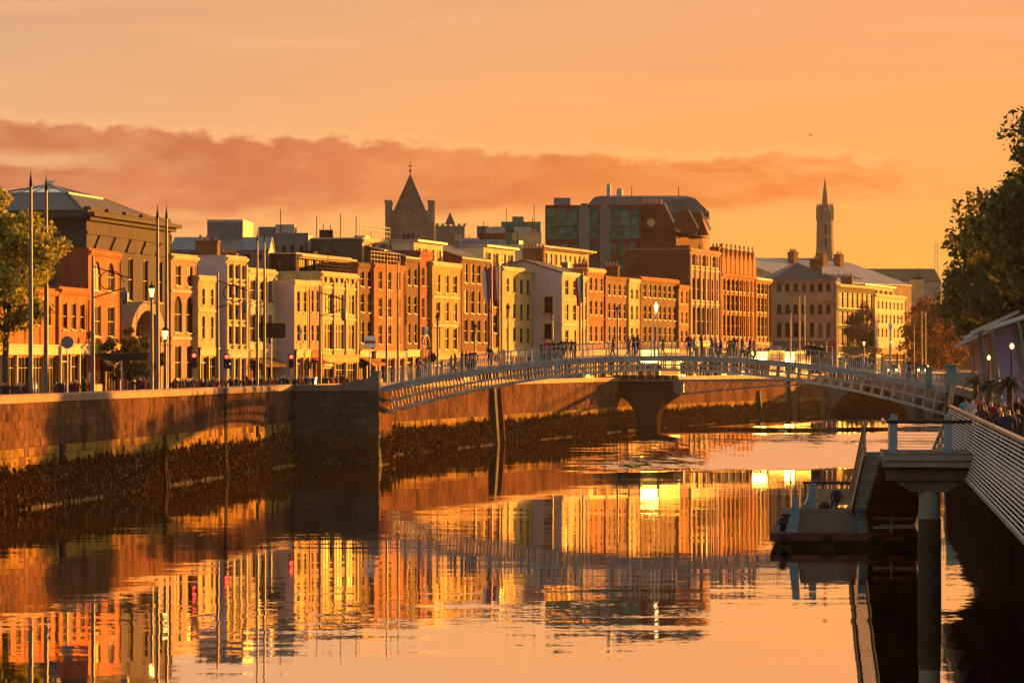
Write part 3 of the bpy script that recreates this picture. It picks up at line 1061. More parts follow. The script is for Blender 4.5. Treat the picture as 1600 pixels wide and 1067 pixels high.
def rooftop_box():
    d = 352
    x0, x1, x2 = PX(328, d), PX(376, d), PX(392, d + 8)
    z0, z1 = PZ(412, d), PZ(347, d)
    root = empty('plant_room', (x0, d, STREET), 0, 'grey zinc clad rooftop box with flared top behind the gold house', 'building', BROW)
    b = MB()
    e = .25
    w = x1 - x0
    y2 = 8.0
    dx = x2 - x0
    B = [(0, 0, 0), (w, 0, 0), (dx, y2, 0), (-.3, y2, 0)]
    T = [(-e, -e, z1 - 5), (w + e, -e, z1 - 5), (dx + e, y2, z1 - 5), (-.3 - e, y2, z1 - 5)]
    b.hexa(B, T)
    b.obj('wall', M['metal'], root)
    for k in range(9):
        q = MB(); u = w * (k + .5) / 9
        q.bar((u, -.02, 4), (u + (k - 4) / 5 * e, -e - .02, z1 - 5.05), .05, .06)
        q.obj('cladding_seam', M['metal'], root)
    q = MB(); q.hexa([(t[0] * 1.0, t[1], t[2]) for t in T], [(t[0], t[1], t[2] + .22) for t in T]); q.obj('coping', M['lightmetal'], root)


rooftop_box()
plain('long low grey metal storey with sloping roof beside the domed hall', 268, 420, 348, 392, 'metal', 8, rows=[(397, 404)], n=8, wf=.5, roofh=1.3, roofmat='metal', gl=G[0])
plain('wide slate grey metal clad block with stepped roof behind the houses with slim windows', 404, 482, 372, 366, 'metal', 9, roofh=.0, rows=[(384, 398, {'n': 5, 'wf': .3})])
plain('dark grey block with railed roof terrace behind the three bay cream building', 470, 568, 386, 374, 'slate', 8, rows=[(388, 400, {'n': 6, 'wf': .5})])
tr = building('dark glazed terrace storey with bright thin roof over the three bay building', 462, 548, 17.90, 401, 'darkmetal', [(408, 428)], 6, .8, depth=6, roof='flat', edge='trim', cornice=.9, group=BROW, gl=G[1], style='grid', name='terrace_pavilion')
pw = building('white penthouse with roof railing behind the orange red brick house', 566, 614, 18.70, 376, 'white', [(384, 400)], 4, .5, side='slate', group=BROW, depth=6, name='penthouse')
W_, H_, D_ = pw['dims']
rail_on(pw, H_ + .12, .2, W_ - .2, .3, 1.4, 'wood')
plain('dark slate roofed block between the yellow house and the quoined house', 722, 790, 455, 384, 'slate', 9, roofh=.8)
plain('dark brick stair tower below the green glass box', 746, 792, 470, 366, 'darkbrick', 6, rows=[(370, 380)], n=4, wf=.3)
gbx = plain('small green glass rooftop box above the pale quoined house', 783, 845, 476, 348, 'copper', 8, rows=[(352, 362)], n=6, wf=.85, gl=M['greenglass'], style='grid')
ylb = plain('bright cream parapet block in front of the small green box', 800, 846, 462, 366, 'cream', 5)
lw = building('long white block with a bright overhanging roof behind the grey gabled house', 838, 920, 17.00, 388, 'white', [(398, 416)], 10, .3, side='white', group=BROW, depth=7, edge='white', cornice=1.4, name='long_block')

# the big brick block with its green glass wing
gw = plain('large green glass wing with grey steel masts beside the big dark brick block', 853, 1002, 494, 322, 'darkbrick', 14, name='glass_wing',
           rows=[(326, 352, {'n': 9, 'wf': .97, 'm': .0}), (353, 372, {'n': 9, 'wf': .97, 'm': .0}), (380, 396, {'n': 9, 'wf': .5}), (404, 418, {'n': 9, 'wf': .5})], gl=M['greenglass'], style='plain', fm=M['copper'])
W_, H_, D_ = gw['dims']
for u in (.40, .62):
    q = MB(); q.box(W_ * u - .7, W_ * u + .7, -.5, -.02, PZ(425, 494) - 5, PZ(325, 494) - 5); q.box(W_ * u - .45, W_ * u + .45, -.4, .6, PZ(325, 494) - 5, PZ(318, 494) - 5)
    q.obj('steel_mast', M['metal'], gw)


def brick_mass():
    d = 498
    root = plain('massive dark brick block with stepped gable, dormers and mansard roof, biggest in the row', 972, 1078, d, 385, 'darkbrick', 26, name='brick_block', rows=[(398, 412, {'n': 4, 'wf': .2})])
    W, H, D = root['dims']
    X_ = lambda px: PX(px, d) - PX(972, d)
    Zz = lambda py: PZ(py, d) - STREET
    V_ = lambda px, py, y: (PX(px, d + y) - PX(972, d), y, PZ(py, d + y) - STREET)
    b = MB()
    b.hexa([(X_(972), 0.02, H), (X_(1056), 0.02, H), (X_(1056), 20, H), (X_(972), 20, H)], [(X_(974), .02, Zz(360)), (X_(1056), .02, Zz(360)), (X_(1056), 20, Zz(360)), (X_(974), 20, Zz(360))])
    b.hexa([(X_(1001), .02, Zz(362)), (X_(1056), .02, Zz(362)), (X_(1056), 20, Zz(362)), (X_(1001), 20, Zz(362))], [(X_(1003), .02, Zz(319)), (X_(1037), .02, Zz(319)), (X_(1030), 20, Zz(319)), (X_(1003), 20, Zz(319))])
    b.obj('gable', M['darkbrick'], root)
    b = MB()
    b.bar((X_(1037) + .15, .0, Zz(318)), (X_(1052) + .1, .0, Zz(348)), .28, .28)
    b.obj('gable_coping', M['trim'], root)
    for k in range(5):
        b = MB(); u = X_(1006 + k * 6.5); b.lathe([(.28, 0), (.22, .7)], 8, (u, .6, Zz(319)))
        b.obj('chimney_pot', M['salmon'], root)
    # round window
    b = MB(); b.tube((X_(1017), -.1, Zz(348)), (X_(1017), .3, Zz(348)), .55, n=14); b.obj('round_window', M['trim'], root)
    # upper flank with lit eaves and dormers, facing the river
    b = MB()
    b.hexa([(X_(1056), 1, Zz(392)), (X_(1108), 12, Zz(392)), (X_(1104), 24, Zz(392)), (X_(1056), 24, Zz(392))], [(X_(1054), 1, Zz(352)), (X_(1102), 12, Zz(356)), (X_(1098), 24, Zz(356)), (X_(1054), 24, Zz(352))])
    b.obj('upper_storey', M['darkbrick'], root)
    b = MB()
    b.hexa([(X_(1054), .4, Zz(362)), (X_(1114), 11, Zz(367)), (X_(1108), 14, Zz(367)), (X_(1054), 3, Zz(362))], [(X_(1054), .4, Zz(357)), (X_(1114), 11, Zz(362)), (X_(1108), 14, Zz(358)), (X_(1054), 3, Zz(352))])
    b.obj('eaves', M['cream'], root)
    for px, y_ in ((1071, 4.0), (1093, 9.0)):
        b = MB()
        u = X_(px)
        b.hexa([(u - 1.2, y_ - 2.0, Zz(364)), (u + 1.6, y_ - 1.4, Zz(364)), (u + 1.2, y_ + 3, Zz(364)), (u - 1.2, y_ + 3, Zz(364))], [(u - .8, y_ - 1.9, Zz(328)), (u + .4, y_ - 1.4, Zz(328)), (u + .4, y_ + 3, Zz(328)), (u - .8, y_ + 3, Zz(328))])
        dm_ = b.obj('dormer', M['darkbrick'], root)
        b = MB(); b.bar((u + .55, y_ - 1.6, Zz(327)), (u + 1.9, y_ - 1.5, Zz(356)), .22, .22); b.obj('dormer_coping', M['trim'], dm_)
    # mansard roof
    m = MB()
    A = [V_(911, 327, 21), V_(1108, 332, 24), V_(1104, 332, 44), V_(913, 327, 44)]
    B = [V_(940, 306, 27), V_(1072, 306, 29), V_(1066, 306, 38), V_(944, 306, 38)]
    m.hexa(A, [tuple(Vector(a).lerp(Vector(b_), .62) + Vector((0, 0, .55))) for a, b_ in zip(A, B)])
    m.hexa([tuple(Vector(a).lerp(Vector(b_), .62) + Vector((0, 0, .552))) for a, b_ in zip(A, B)], B)
    m.hexa([(p[0], p[1], Zz(368)) for p in A], [(p[0], p[1], p[2] - .02) for p in A])
    m.obj('mansard_roof', M['slate'], root)
    b = MB()
    b.hexa([(X_(1090), 14, Zz(392)), (X_(1121), 22, Zz(392)), (X_(1112), 32, Zz(392)), (X_(1090), 32, Zz(392))], [(X_(1090), 14, Zz(333)), (X_(1121), 22, Zz(333)), (X_(1112), 32, Zz(333)), (X_(1090), 32, Zz(333))])
    b.obj('lift_tower', M['salmon'], root)
    b = MB(); b.box(X_(1088), X_(1120), 18, 30, Zz(333), Zz(331)); b.obj('tower_coping', M['trim'], root)
    for px, r_, yt, yb in ((951, .30, 289, 312), (968, .45, 297, 310)):
        b = MB(); b.lathe([(r_, -.6), (r_, PZ(yt, d) - PZ(yb, d)), (r_ * .6, PZ(yt, d) - PZ(yb, d) + .3)], 10, V_(px, yb, 30))
        b.obj('roof_flue', M['lightmetal'], root)
    for px in (987, 1060):
        b = MB(); b.tube(V_(px, 312, 31), V_(px, 292, 31), .06, n=5); b.obj('roof_mast', M['darkmetal'], root)


brick_mass()


def towers():
    # cathedral crossing tower
    d = 760
    X_ = lambda px: PX(px, d) - PX(640, d)
    root = empty('cathedral_tower', (PX(640, d), d, STREET), 0, 'square battlemented cathedral tower with corner turrets and pyramid spire', 'tower')
    Zz = lambda py: PZ(py, d) - STREET
    b = MB()
    w = X_(674)
    b.box(-w, w, 0, 2 * w, 0, Zz(335))
    b.obj('wall', M['darkstone'], root)
    for sx in (-1, 1):
        for sy in (0, 1):
            q = MB(); q.box(sx * X_(673.5) - .62, sx * X_(673.5) + .62, sy * 2 * w - .5, sy * 2 * w + .8, Zz(410), Zz(317)); q.box(sx * X_(673.5) - .75, sx * X_(673.5) + .75, sy * 2 * w - .62, sy * 2 * w + .9, Zz(317), Zz(313))
            q.obj('corner_turret', M['darkstone'], root)
    for k in range(7):
        q = MB(); u = -w * .75 + w * 1.5 * k / 6
        hgt = 329 - (2 if k in (2, 4) else 0)
        q.box(u - .38, u + .38, -.05, .4, Zz(335), Zz(hgt)); q.obj('merlon', M['darkstone'], root)
    q = MB()
    z0, z1 = Zz(335), Zz(270)
    s_ = X_(668)
    n = 4
    A = [(-s_, w - s_, z0), (s_, w - s_, z0), (s_, w + s_, z0), (-s_, w + s_, z0)]
    for i in range(4): q.face(A[i], A[(i + 1) % 4], (0, w, z1))
    q.face(*reversed(A))
    q.obj('spire', M['slate'], root)
    q = MB(); q.tube((0, w, z1 - .5), (0, w, Zz(250)), .12, .05, 6); q.box(-.6, .6, w - .05, w + .05, Zz(258), Zz(257)); q.lathe([(.1, 0), (.35, .2), (.1, .5)], 8, (0, w, Zz(267)))
    q.obj('finial', M['darkmetal'], root)
    for px in (631, 638, 645):
        q = MB(); u = X_(px); q.box(u - .33, u + .33, -.12, .05, Zz(388), Zz(366)); q.obj('belfry_opening', M['shopdark'], root)
    q = MB(); q.box(-w - .1, w + .1, -.15, .2, Zz(353), Zz(350)); q.obj('string_course', M['darkstone'], root)
    # the stair turret and gable of the same church
    d2 = 745
    X2 = lambda px: PX(px, d2) - PX(703, d2)
    Z2 = lambda py: PZ(py, d2) - STREET
    root = empty('church_turret', (PX(703, d2), d2, STREET), 0, 'small stone church turret with pointed cap and flat battlements beside the cathedral tower', 'tower')
    b = MB(); b.box(X2(680), X2(726), 0, 8, 0, Z2(353)); b.obj('wall', M['darkstone'], root)
    for k in range(6):
        q = MB(); u = X2(681 + k * 8.6); q.box(u, u + .55, -.05, .4, Z2(353), Z2(349.5)); q.obj('merlon', M['darkstone'], root)
    q = MB(); s_ = X2(711); A = [(-s_, .5, Z2(350)), (s_, .5, Z2(350)), (s_, .5 + 2 * s_, Z2(350)), (-s_, .5 + 2 * s_, Z2(350))]
    for i in range(4): q.face(A[i], A[(i + 1) % 4], (X2(698) + .65, .5 + s_, Z2(331)))
    q.face(*reversed(A)); q.obj('spire', M['slate'], root)
    for px in (713, 719):
        q = MB(); u = X2(px); q.box(u - .25, u + .25, -.06, .1, Z2(376), Z2(366)); q.obj('belfry_opening', M['cream'], root)
    # slender far spire
    d3 = 1150
    X3 = lambda px: PX(px, d3) - PX(1289, d3)
    Z3 = lambda py: PZ(py, d3) - STREET
    root = empty('church_spire', (PX(1289, d3), d3, STREET), 0, 'tall slender church steeple with pinnacles far behind the corner building', 'tower')
    b = MB()
    w = X3(1302)
    b.lathe([(w * 1.12, 0), (w * 1.12, Z3(395)), (w * 1.06, Z3(394)), (w * .96, Z3(330))], 8); b.obj('wall', M['darkstone'], root)
    for k in range(8):
        an = math.pi / 4 * k
        q = MB(); c = (w * .92 * math.cos(an), w * .92 * math.sin(an), Z3(345)); q.lathe([(.42, 0), (.38, Z3(326) - Z3(345)), (.03, Z3(317) - Z3(345))], 6, c); q.obj('pinnacle', M['darkstone'], root)
    q = MB(); q.lathe([(w * .62, Z3(332)), (w * .60, Z3(322)), (w * .36, Z3(318)), (w * .30, Z3(306)), (w * .05, Z3(281))], 8); q.obj('spire', M['darkstone'], root)
    q = MB(); q.tube((0, 0, Z3(283)), (0, 0, Z3(276)), .07, n=5); q.obj('finial', M['darkmetal'], root)
    for py in (352, 372):
        q = MB(); q.box(-.4, .4, -w - .2, -w + .4, Z3(py + 14), Z3(py)); q.obj('belfry_opening', M['shopdark'], root)


towers()
# roofs and halls at the far end
plain('long dark low roofed range behind the corner building', 1176, 1312, 640, 412, 'slate', 12, roofh=1.0)
sk = plain('warehouse with a broad pale pink sloping roof behind the mirror glass office', 1236, 1424, 600, 443, 'cream', 24, roofh=4.1, roofmat='lightmetal', d1=640)
W_, H_, D_ = sk['dims']
for k in range(26):
    q = MB(); u = W_ * (k + .5) / 26
    q.bar((u, -.1, H_ + .15), (u, D_ / 2, H_ + 4.25), .08, .09); q.obj('roof_seam', M['lightmetal'], sk)
for k in range(7):
    q = MB(); u = W_ * (.34 + k * .05)
    q.hexa([(u, 1.6, H_ + .65), (u + .8, 1.6, H_ + .65), (u + .8, 4.0, H_ + 1.5), (u, 4.0, H_ + 1.5)], [(u, 1.6, H_ + .85), (u + .8, 1.6, H_ + .85), (u + .8, 4.0, H_ + 1.7), (u, 4.0, H_ + 1.7)]); q.obj('skylight', M['slate'], sk)
for u, n_ in ((.42, 4), (.66, 5), (.80, 3)):
    chimney(sk, (W_ * u, 9.5, H_ + 2.9), 1.6, 1.2, 2.3, n_, M['brown'])
plain('far hall with a long green copper roof beneath the dark trees', 1345, 1470, 800, 440, 'stone', 26, roofh=3.0, roofmat='dullcopper')
plain('far white attic block on the roofs before the green hall', 1424, 1444, 700, 438, 'cream', 5)
plain('dim brown building behind the small autumn tree', 1410, 1440, 668, 478, 'darkbrick', 12, rows=[(490, 505), (515, 530)], n=3)
plain('dim brown block at the end of the river street beneath the dark trees', 1438, 1560, 720, 500, 'brown', 12, rows=[(508, 520), (528, 540)], n=10)


def roof_clutter():
    """chimney stacks, aerials and vents on the houses of the row"""
    rd = random.Random(77)
    for root in [o for o in COL.objects if o.get('group') == QROW and o.name.startswith('terraced_building')]:
        W, H, D = root['dims']
        kids = [k.name.split('.')[0] for k in KIDS[root.name]]
        if 'chimney' not in kids and 'top_storey' not in kids and W > 4 and rd.random() < .55:
            chimney(root, (W - .5, rd.uniform(3.2, 5.5), H - .2), .8, rd.uniform(1.4, 2.2), rd.uniform(1.1, 1.8), rd.choice((3, 4, 5)), M['brown'])
        if rd.random() < .6:
            b = MB(); u, y, h = rd.uniform(.5, W - .4), rd.uniform(2.5, 5), rd.uniform(1.8, 3.0)
            b.tube((u, y, H - .2), (u, y, H + h), .03, n=5)
            for k in range(5): b.bar((u - .45 + k * .02, y, H + h - .1 - k * .16), (u + .45 - k * .02, y, H + h - .1 - k * .16), .025, .025)
            b.obj('aerial', M['darkmetal'], root)
        if rd.random() < .5:
            b = MB(); u, y = rd.uniform(.8, max(.9, W - 1.2)), rd.uniform(2.5, 5)
            b.box(u - .5, u + .5, y - .4, y + .4, H - .2, H + .75); b.box(u - .58, u + .58, y - .48, y + .48, H + .75, H + .82)
            b.obj('roof_vent', M['metal'], root)
    for root in [o for o in COL.objects if o.get('group') == BROW and o.get('dims')]:
        W, H, D = root['dims']
        for k in range(rd.choice((2, 3, 4))):
            if rd.random() < .5:
                b = MB(); u, y, s_ = rd.uniform(.1, .9) * W, rd.uniform(.25, .7) * D, rd.uniform(.6, 1.3)
                b.box(u - s_, u + s_, y - .6, y + .6, H - .2, H + rd.uniform(.6, 1.3)); b.obj('roof_plant', M[rd.choice(('metal', 'darkmetal', 'lightmetal'))], root)
            else:
                b = MB(); u, y, h = rd.uniform(.05, .95) * W, rd.uniform(.2, .7) * D, rd.uniform(1.2, 3)
                b.tube((u, y, H - .2), (u, y, H + h), .045, n=5); b.obj('roof_mast', M['darkmetal'], root)


roof_clutter()

# ------------------------------------------------------------------ quay walls
def quads_obj(name, Q, mat, parent=None):
    """Q: (n,4,3) array of quads"""
    n = len(Q)
    me = bpy.data.meshes.new(name)
    me.vertices.add(n * 4)
    me.vertices.foreach_set('co', Q.reshape(-1).astype(np.float32))
    me.loops.add(n * 4)
    me.loops.foreach_set('vertex_index', np.arange(n * 4, dtype=np.int32))
    me.polygons.add(n)
    me.polygons.foreach_set('loop_start', np.arange(0, n * 4, 4, dtype=np.int32))
    me.polygons.foreach_set('loop_total', np.full(n, 4, dtype=np.int32))
    me.materials.append(mat)
    me.update(calc_edges=True)
    return link(name, me, parent)


def weed_mat():
    m = bpy.data.materials.new('bladder_weed')
    m.use_nodes = True
    t = m.node_tree
    N = NT(t)
    t.nodes.clear()
    b = N.new('ShaderNodeBsdfDiffuse')
    o = N.new('ShaderNodeOutputMaterial')
    t.links.new(b.outputs[0], o.inputs[0])
    geo = N.new('ShaderNodeNewGeometry')
    r = X(N, geo.outputs['Random Per Island'])
    N.put(b.inputs[0], N.ramp(r, [(0, (.010, .004, .002)), (.5, (.080, .028, .008)), (.86, (.17, .066, .018)), (.96, (.30, .13, .04)), (1, (.55, .32, .12))]))
    return m


WEED = weed_mat()
NPR = np.random.default_rng(5)


def weed(parent, a, b_, per_m, ztop=2.25, lean=.30, seed=0):
    a, b_ = np.array(a), np.array(b_)
    L = np.linalg.norm(b_ - a)
    t = (b_ - a) / L
    nout = np.array([t[1], -t[0]])
    n = int(per_m * L)
    s = NPR.random(n) * L
    edge = ztop - .22 + .20 * np.sin(s * .31) * np.sin(s * .13 + 1) + .20 * np.sin(s * 1.7) * np.sin(s * .6) + .14 * np.sin(s * 4.3) + NPR.normal(size=n) * .16
    z = edge * (1 - NPR.random(n) ** 1.0) + .05 + np.abs(NPR.normal(size=n)) * .10
    ln = .07 + NPR.random(n) ** 2 * .30
    w = .02 + NPR.random(n) ** 2 * .07
    o = .02 + NPR.random(n) ** 2 * .08 + lean * (1 - z / ztop).clip(0, 1)
    tilt = (NPR.random(n) - .5) * .25
    base = a[None] + t[None] * s[:, None]
    P = lambda ds, do, dz: np.stack([base[:, 0] + t[0] * ds + nout[0] * (o + do), base[:, 1] + t[1] * ds + nout[1] * (o + do), z + dz], 1)
    Q = np.stack([P(-w * .5, -.08, 0 * z), P(tilt, .03, -ln), P(w * .6, .02, -ln * .55), P(w * .4, -.04, .03 + 0 * z)], 1)
    o_ = quads_obj('seaweed', Q, WEED, parent)
    o_['kind'] = 'stuff'
    return o_


BLOCKS = {}


def block_mesh(L, h, mat, d=.30):
    k = (round(L, 2), round(h, 2), mat.name)
    if k not in BLOCKS:
        b = MB()
        c = .025
        b.hexa([(0, c, 0), (L, c, 0), (L, d, 0), (0, d, 0)], [(0, c, h), (L, c, h), (L, d, h), (0, d, h)])
        b.hexa([(c, 0, c), (L - c, 0, c), (L, c - .001, 0), (0, c - .001, 0)], [(c, 0, h - c), (L - c, 0, h - c), (L, c - .001, h), (0, c - .001, h)])
        BLOCKS[k] = b.mesh('stone_block', mat)
    return BLOCKS[k]


def ashlar(root, a, b_, z0, z1, ch, lens, mat, s_from=0.0, s_part=1e9, low=None, lowmat=None, ztop=None, cap=None):
    """courses of blocks between two ground points; blocks nearer than s_part are objects, the rest one mesh"""
    a, b_ = Vector(a), Vector(b_)
    L = (b_ - a).length
    t = (b_ - a).normalized()
    ang = math.atan2(t.y, t.x)
    rest = MB()
    nl = Vector((-t.y, t.x))
    ncou = round((z1 - z0) / ch)
    for i in range(ncou):
        z = z0 + i * ch
        s = s_from - RND.random() * 1.0
        while s < L - .05:
            bl = RND.choice(lens)
            s0, s1 = max(s, s_from), min(s + bl, L)
            s += bl
            if s1 - s0 < .12: continue
            dy = RND.uniform(-.022, .022)
            mt = lowmat if (lowmat and i < low and RND.random() < (.92 if i == 0 else .75)) else mat
            if ztop and z + ch * .6 > ztop((s0 + s1) / 2): continue
            if s0 < s_part:
                full = abs((s1 - s0) - bl) < 1e-6
                me = block_mesh(s1 - s0 - .022, ch - .022, mt)
                p = a + t * (s0 + .011) + nl * dy
                link('stone_block', me, root, (p.x - root.location.x, p.y - root.location.y, z + .011 - root.location.z), ang)
            else:
                p = a + t * (s0 + .011) + nl * dy
                q = a + t * (s1 - .011) + nl * dy
                rest.k = 1 if mt is lowmat else 0
                ins = nl * .3
                ox, oy, oz = root.location
                rest.hexa([(p.x - ox, p.y - oy, z + .011 - oz), (q.x - ox, q.y - oy, z + .011 - oz), (q.x + ins.x - ox, q.y + ins.y - oy, z + .011 - oz), (p.x + ins.x - ox, p.y + ins.y - oy, z + .011 - oz)],
                          [(p.x - ox, p.y - oy, z + ch - .011 - oz), (q.x - ox, q.y - oy, z + ch - .011 - oz), (q.x + ins.x - ox, q.y + ins.y - oy, z + ch - .011 - oz), (p.x + ins.x - ox, p.y + ins.y - oy, z + ch - .011 - oz)])
    if rest.f:
        o = rest.obj('stone_courses', [mat, lowmat or mat], root)
        o['kind'] = 'stuff'


def wall_core(root, P, z0, z1, thick, back, mat, name='wall_core', batter=0.0):
    """continuous wall body behind the face blocks"""
    A = off(P, back)
    B = off(P, back + thick)
    F = off(P, back - batter)
    b = MB()
    ox, oy, oz = root.location
    for i in range(len(P) - 1):
        f = lambda q, z: (q[0] - ox, q[1] - oy, z - oz)
        b.hexa([f(F[i], z0), f(F[i + 1], z0), f(B[i + 1], z0), f(B[i], z0)], [f(A[i], z1), f(A[i + 1], z1), f(B[i + 1], z1), f(B[i], z1)])
    return b.obj(name, mat, root)


def along(P, d):
    for a, b_ in zip(P, P[1:]):
        if a[1] <= d <= b_[1]:
            u = (d - a[1]) / (b_[1] - a[1])
            return (a[0] + (b_[0] - a[0]) * u, d)


def quay(label, P, s_part, cap_part, weed_n):
    root = empty('quay_wall', (P[0][0], P[0][1], 0), 0, label, 'wall')
    wall_core(root, P, 2.22, 5.8, 1.0, .05, M['mortar'])
    wall_core(root, P, -1.5, 2.24, 1.0, .07, M['algae_sunlit'], 'tidal_wall', .30)
    for i in range(len(P) - 1):
        first = i == 0
        ashlar(root, P[i], P[i + 1], 2.25, 5.61, .48, (1.0, 1.2, 1.4, .8), M['block'], s_part=s_part if first else -1, low=2 if cap_part else 1, lowmat=M['algae_sunlit'])
        # coping stones
        a, b_ = Vector(P[i]), Vector(P[i + 1])
        L = (b_ - a).length
        t = (b_ - a).normalized()
        ang = math.atan2(t.y, t.x)
        n = int(L / 1.7)
        cm = BLOCKS.get('cap%.3f' % (L / n))
        if cm is None:
            b = MB(); w = L / n - .02
            b.hexa([(0, -.10, 0), (w, -.10, 0), (w, .62, 0), (0, .62, 0)], [(0, -.10, .36), (w, -.10, .36), (w, .62, .36), (0, .62, .36)])
            b.hexa([(.0, -.10, .362), (w, -.10, .362), (w, .62, .362), (0, .62, .362)], [(.02, .02, .46), (w - .02, .02, .46), (w - .02, .5, .46), (.02, .5, .46)])
            cm = b.mesh('coping_stone', M['coping'])
            BLOCKS['cap%.3f' % (L / n)] = cm
        if first and cap_part:
            for k in range(n):
                p = a + t * (L * k / n + .01)
                link('coping_stone', cm, root, (p.x - P[0][0], p.y - P[0][1], 5.61), ang)
        else:
            b = MB()
            for k in range(n):
                p, q = a + t * (L * k / n + .01), a + t * (L * (k + 1) / n - .01)
                nl = Vector((-t.y, t.x))
                f = lambda v, o, z: (v.x + nl.x * o - P[0][0], v.y + nl.y * o - P[0][1], z)
                b.hexa([f(p, -.1, 5.61), f(q, -.1, 5.61), f(q, .62, 5.61), f(p, .62, 5.61)], [f(p, -.08, 6.06), f(q, -.08, 6.06), f(q, .6, 6.06), f(p, .6, 6.06)])
            o = b.obj('coping_stones', M['coping'], root)
            o['kind'] = 'stuff'
        if weed_n: 
            w = weed(root, P[i], P[i + 1], weed_n if i < 3 else 30)
            w.location = (-P[0][0], -P[0][1], 0)
    return root


wa = along(WALL, 168.0)
quayA = quay('weedy granite quay wall with coping in front of the houses, nearer than the footbridge', [wa, (-16.7, 278.0)], 46.0, True, 620)
wb = (-15.35, 284.0)
quayB = quay('weedy granite quay wall seen beneath the footbridge and beyond it', [wb] + WALL[2:], -1, False, 420)

def glint_stones(root, a, b_, per_m, out=.34):
    a, b_ = Vector(a), Vector(b_)
    L = (b_ - a).length
    t = (b_ - a).normalized()
    n = Vector((t.y, -t.x))
    b = MB()
    for k in range(int(L * per_m)):
        s = RND.random() * L
        if math.sin(s * .5) + math.sin(s * .17 + 2) < RND.uniform(-.4, 2.4): continue
        r = RND.uniform(.03, .12)
        c = a + t * s + n * (out + RND.uniform(-.05, .22))
        z = RND.uniform(-.02, .14)
        q = [(c.x + r * math.cos(q_) * RND.uniform(.7, 1.3) - root.location.x, c.y + r * math.sin(q_) * RND.uniform(.7, 1.3) - root.location.y) for q_ in (0, 1.25, 2.5, 3.8, 5.0)]
        ap = (c.x - root.location.x, c.y - root.location.y, z + r * .7)
        for i in range(5):
            p, p2 = q[i], q[(i + 1) % 5]
            b.face((p[0], p[1], z - r), (p2[0], p2[1], z - r), ap)
    o = b.obj('glint_stones', GLINTST, root)
    o['kind'] = 'stuff'


GLINTST = surf('glint_pale_stone', (.45, .27, .11), .6, .4, spec=.05)  # pale pebbles added along the waterline in place of sun glints
glint_stones(quayA, wa, (-16.7, 278.0), 12)
glint_stones(quayB, wb, WALL[2], 9)
glint_stones(quayB, WALL[2], WALL[3], 9)
glint_stones(quayB, WALL[3], WALL[4], 6)

ext = [along(WALL, 60.0), along(WALL, 167.9)]
for args in ((ext, -1.5, 2.24, 1.0, .07, M['algae_sunlit'], 'tidal_wall', .30), (ext, 2.24, 5.60, 1.0, .02, M['block'], 'wall_core'), (ext, 5.61, 6.06, .72, -.1, M['coping'], 'coping_course')):
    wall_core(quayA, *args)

# drain holes, ladder, chains on the near wall
def wall_at(px):
    k = (px - 800) / FPX
    d = 47.8 / (31.1 / 278.0 - k)
    return Vector((k * d, d))


TW = math.atan2(278.0, 31.1)          # direction of the near wall
for px, nm, lab in ((345, 'a', 'rusty iron ladder climbing the quay wall down to the water'), (250, 'b', 'short rusty iron ladder low on the quay wall in the weed')):
    p = wall_at(px)
    root = empty('wall_ladder', (p.x, p.y, 0), TW, lab, 'ladder')
    zt = 6.0 if nm == 'a' else 3.2
    for k, x in enumerate((-.3, .3)):
        q = MB(); q.bar((x, -.55, -.3), (x, -.38, 1.2), .10, .08); q.bar((x, -.38, 1.2), (x, -.28, zt), .10, .08); q.obj('stile', M['darkmetal'], root)
    for k in range(int(zt / .32)):
        q = MB(); q.box(-.3, .3, -.42 + .0, -.36, .1 + k * .32, .16 + k * .32); q.obj('rung', M['darkmetal'], root)
for px, lab in ((95, 'dark iron mooring ring plate above the weed at the shaded wall end'), (402, 'dark iron mooring ring plate over the weed near the bridge abutment')):
    p = wall_at(px)
    root = empty('mooring_ring', (p.x, p.y, 2.7), TW, lab, 'mooring ring')
    q = MB(); q.box(-.3, .3, -.14, .02, -.3, .5); q.obj('plate', M['darkmetal'], root)
    q = MB()
    for k in range(10):
        a0, a1 = 2 * math.pi * k / 10, 2 * math.pi * (k + 1) / 10
        q.bar((.25 * math.cos(a0), -.2, -.35 + .25 * math.sin(a0)), (.25 * math.cos(a1), -.2, -.35 + .25 * math.sin(a1)), .05, .05)
    q.obj('ring', M['darkmetal'], root)

# ------------------------------------------------------------------ stone abutment of the footbridge
t1 = Vector((31.1, 278.0)).normalized()
n1 = Vector((t1.y, -t1.x))
A0 = Vector((-16.75, 277.6))
AL = 6.75
root = empty('bridge_abutment', (A0.x, A0.y, 0), math.atan2(n1.y, n1.x), 'dark coursed stone abutment jutting from the quay wall under the end of the footbridge', 'abutment')
b = MB(); b.box(.04, AL - .04, .05, 7.0, 2.2, 5.62); b.obj('abutment_core', M['mortar'], root)
b = MB(); b.hexa([(-.1, -.25, -1.5), (AL + .05, -.25, -1.5), (AL + .05, 7.0, -1.5), (-.1, 7.0, -1.5)], [(0, 0.02, 2.25), (AL - .02, 0.02, 2.25), (AL - .02, 7, 2.25), (0, 7, 2.25)]); b.obj('tidal_base', M['wetconcrete'], root)
for i in range(8):
    z = 2.25 + i * .42
    s = -RND.random() * .6
    while s < AL - .1:
        bl = RND.choice((.9, 1.1, 1.3))
        s0, s1 = max(0, s), min(AL, s + bl)
        s += bl
        if s1 - s0 < .15: continue
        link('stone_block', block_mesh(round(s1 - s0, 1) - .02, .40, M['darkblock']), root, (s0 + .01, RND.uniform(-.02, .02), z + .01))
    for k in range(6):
        o = link('stone_block', block_mesh(1.1, .40, M['block']), root, (AL + RND.uniform(-.02, .02), .05 + k * 1.15, z + .01), R(90))
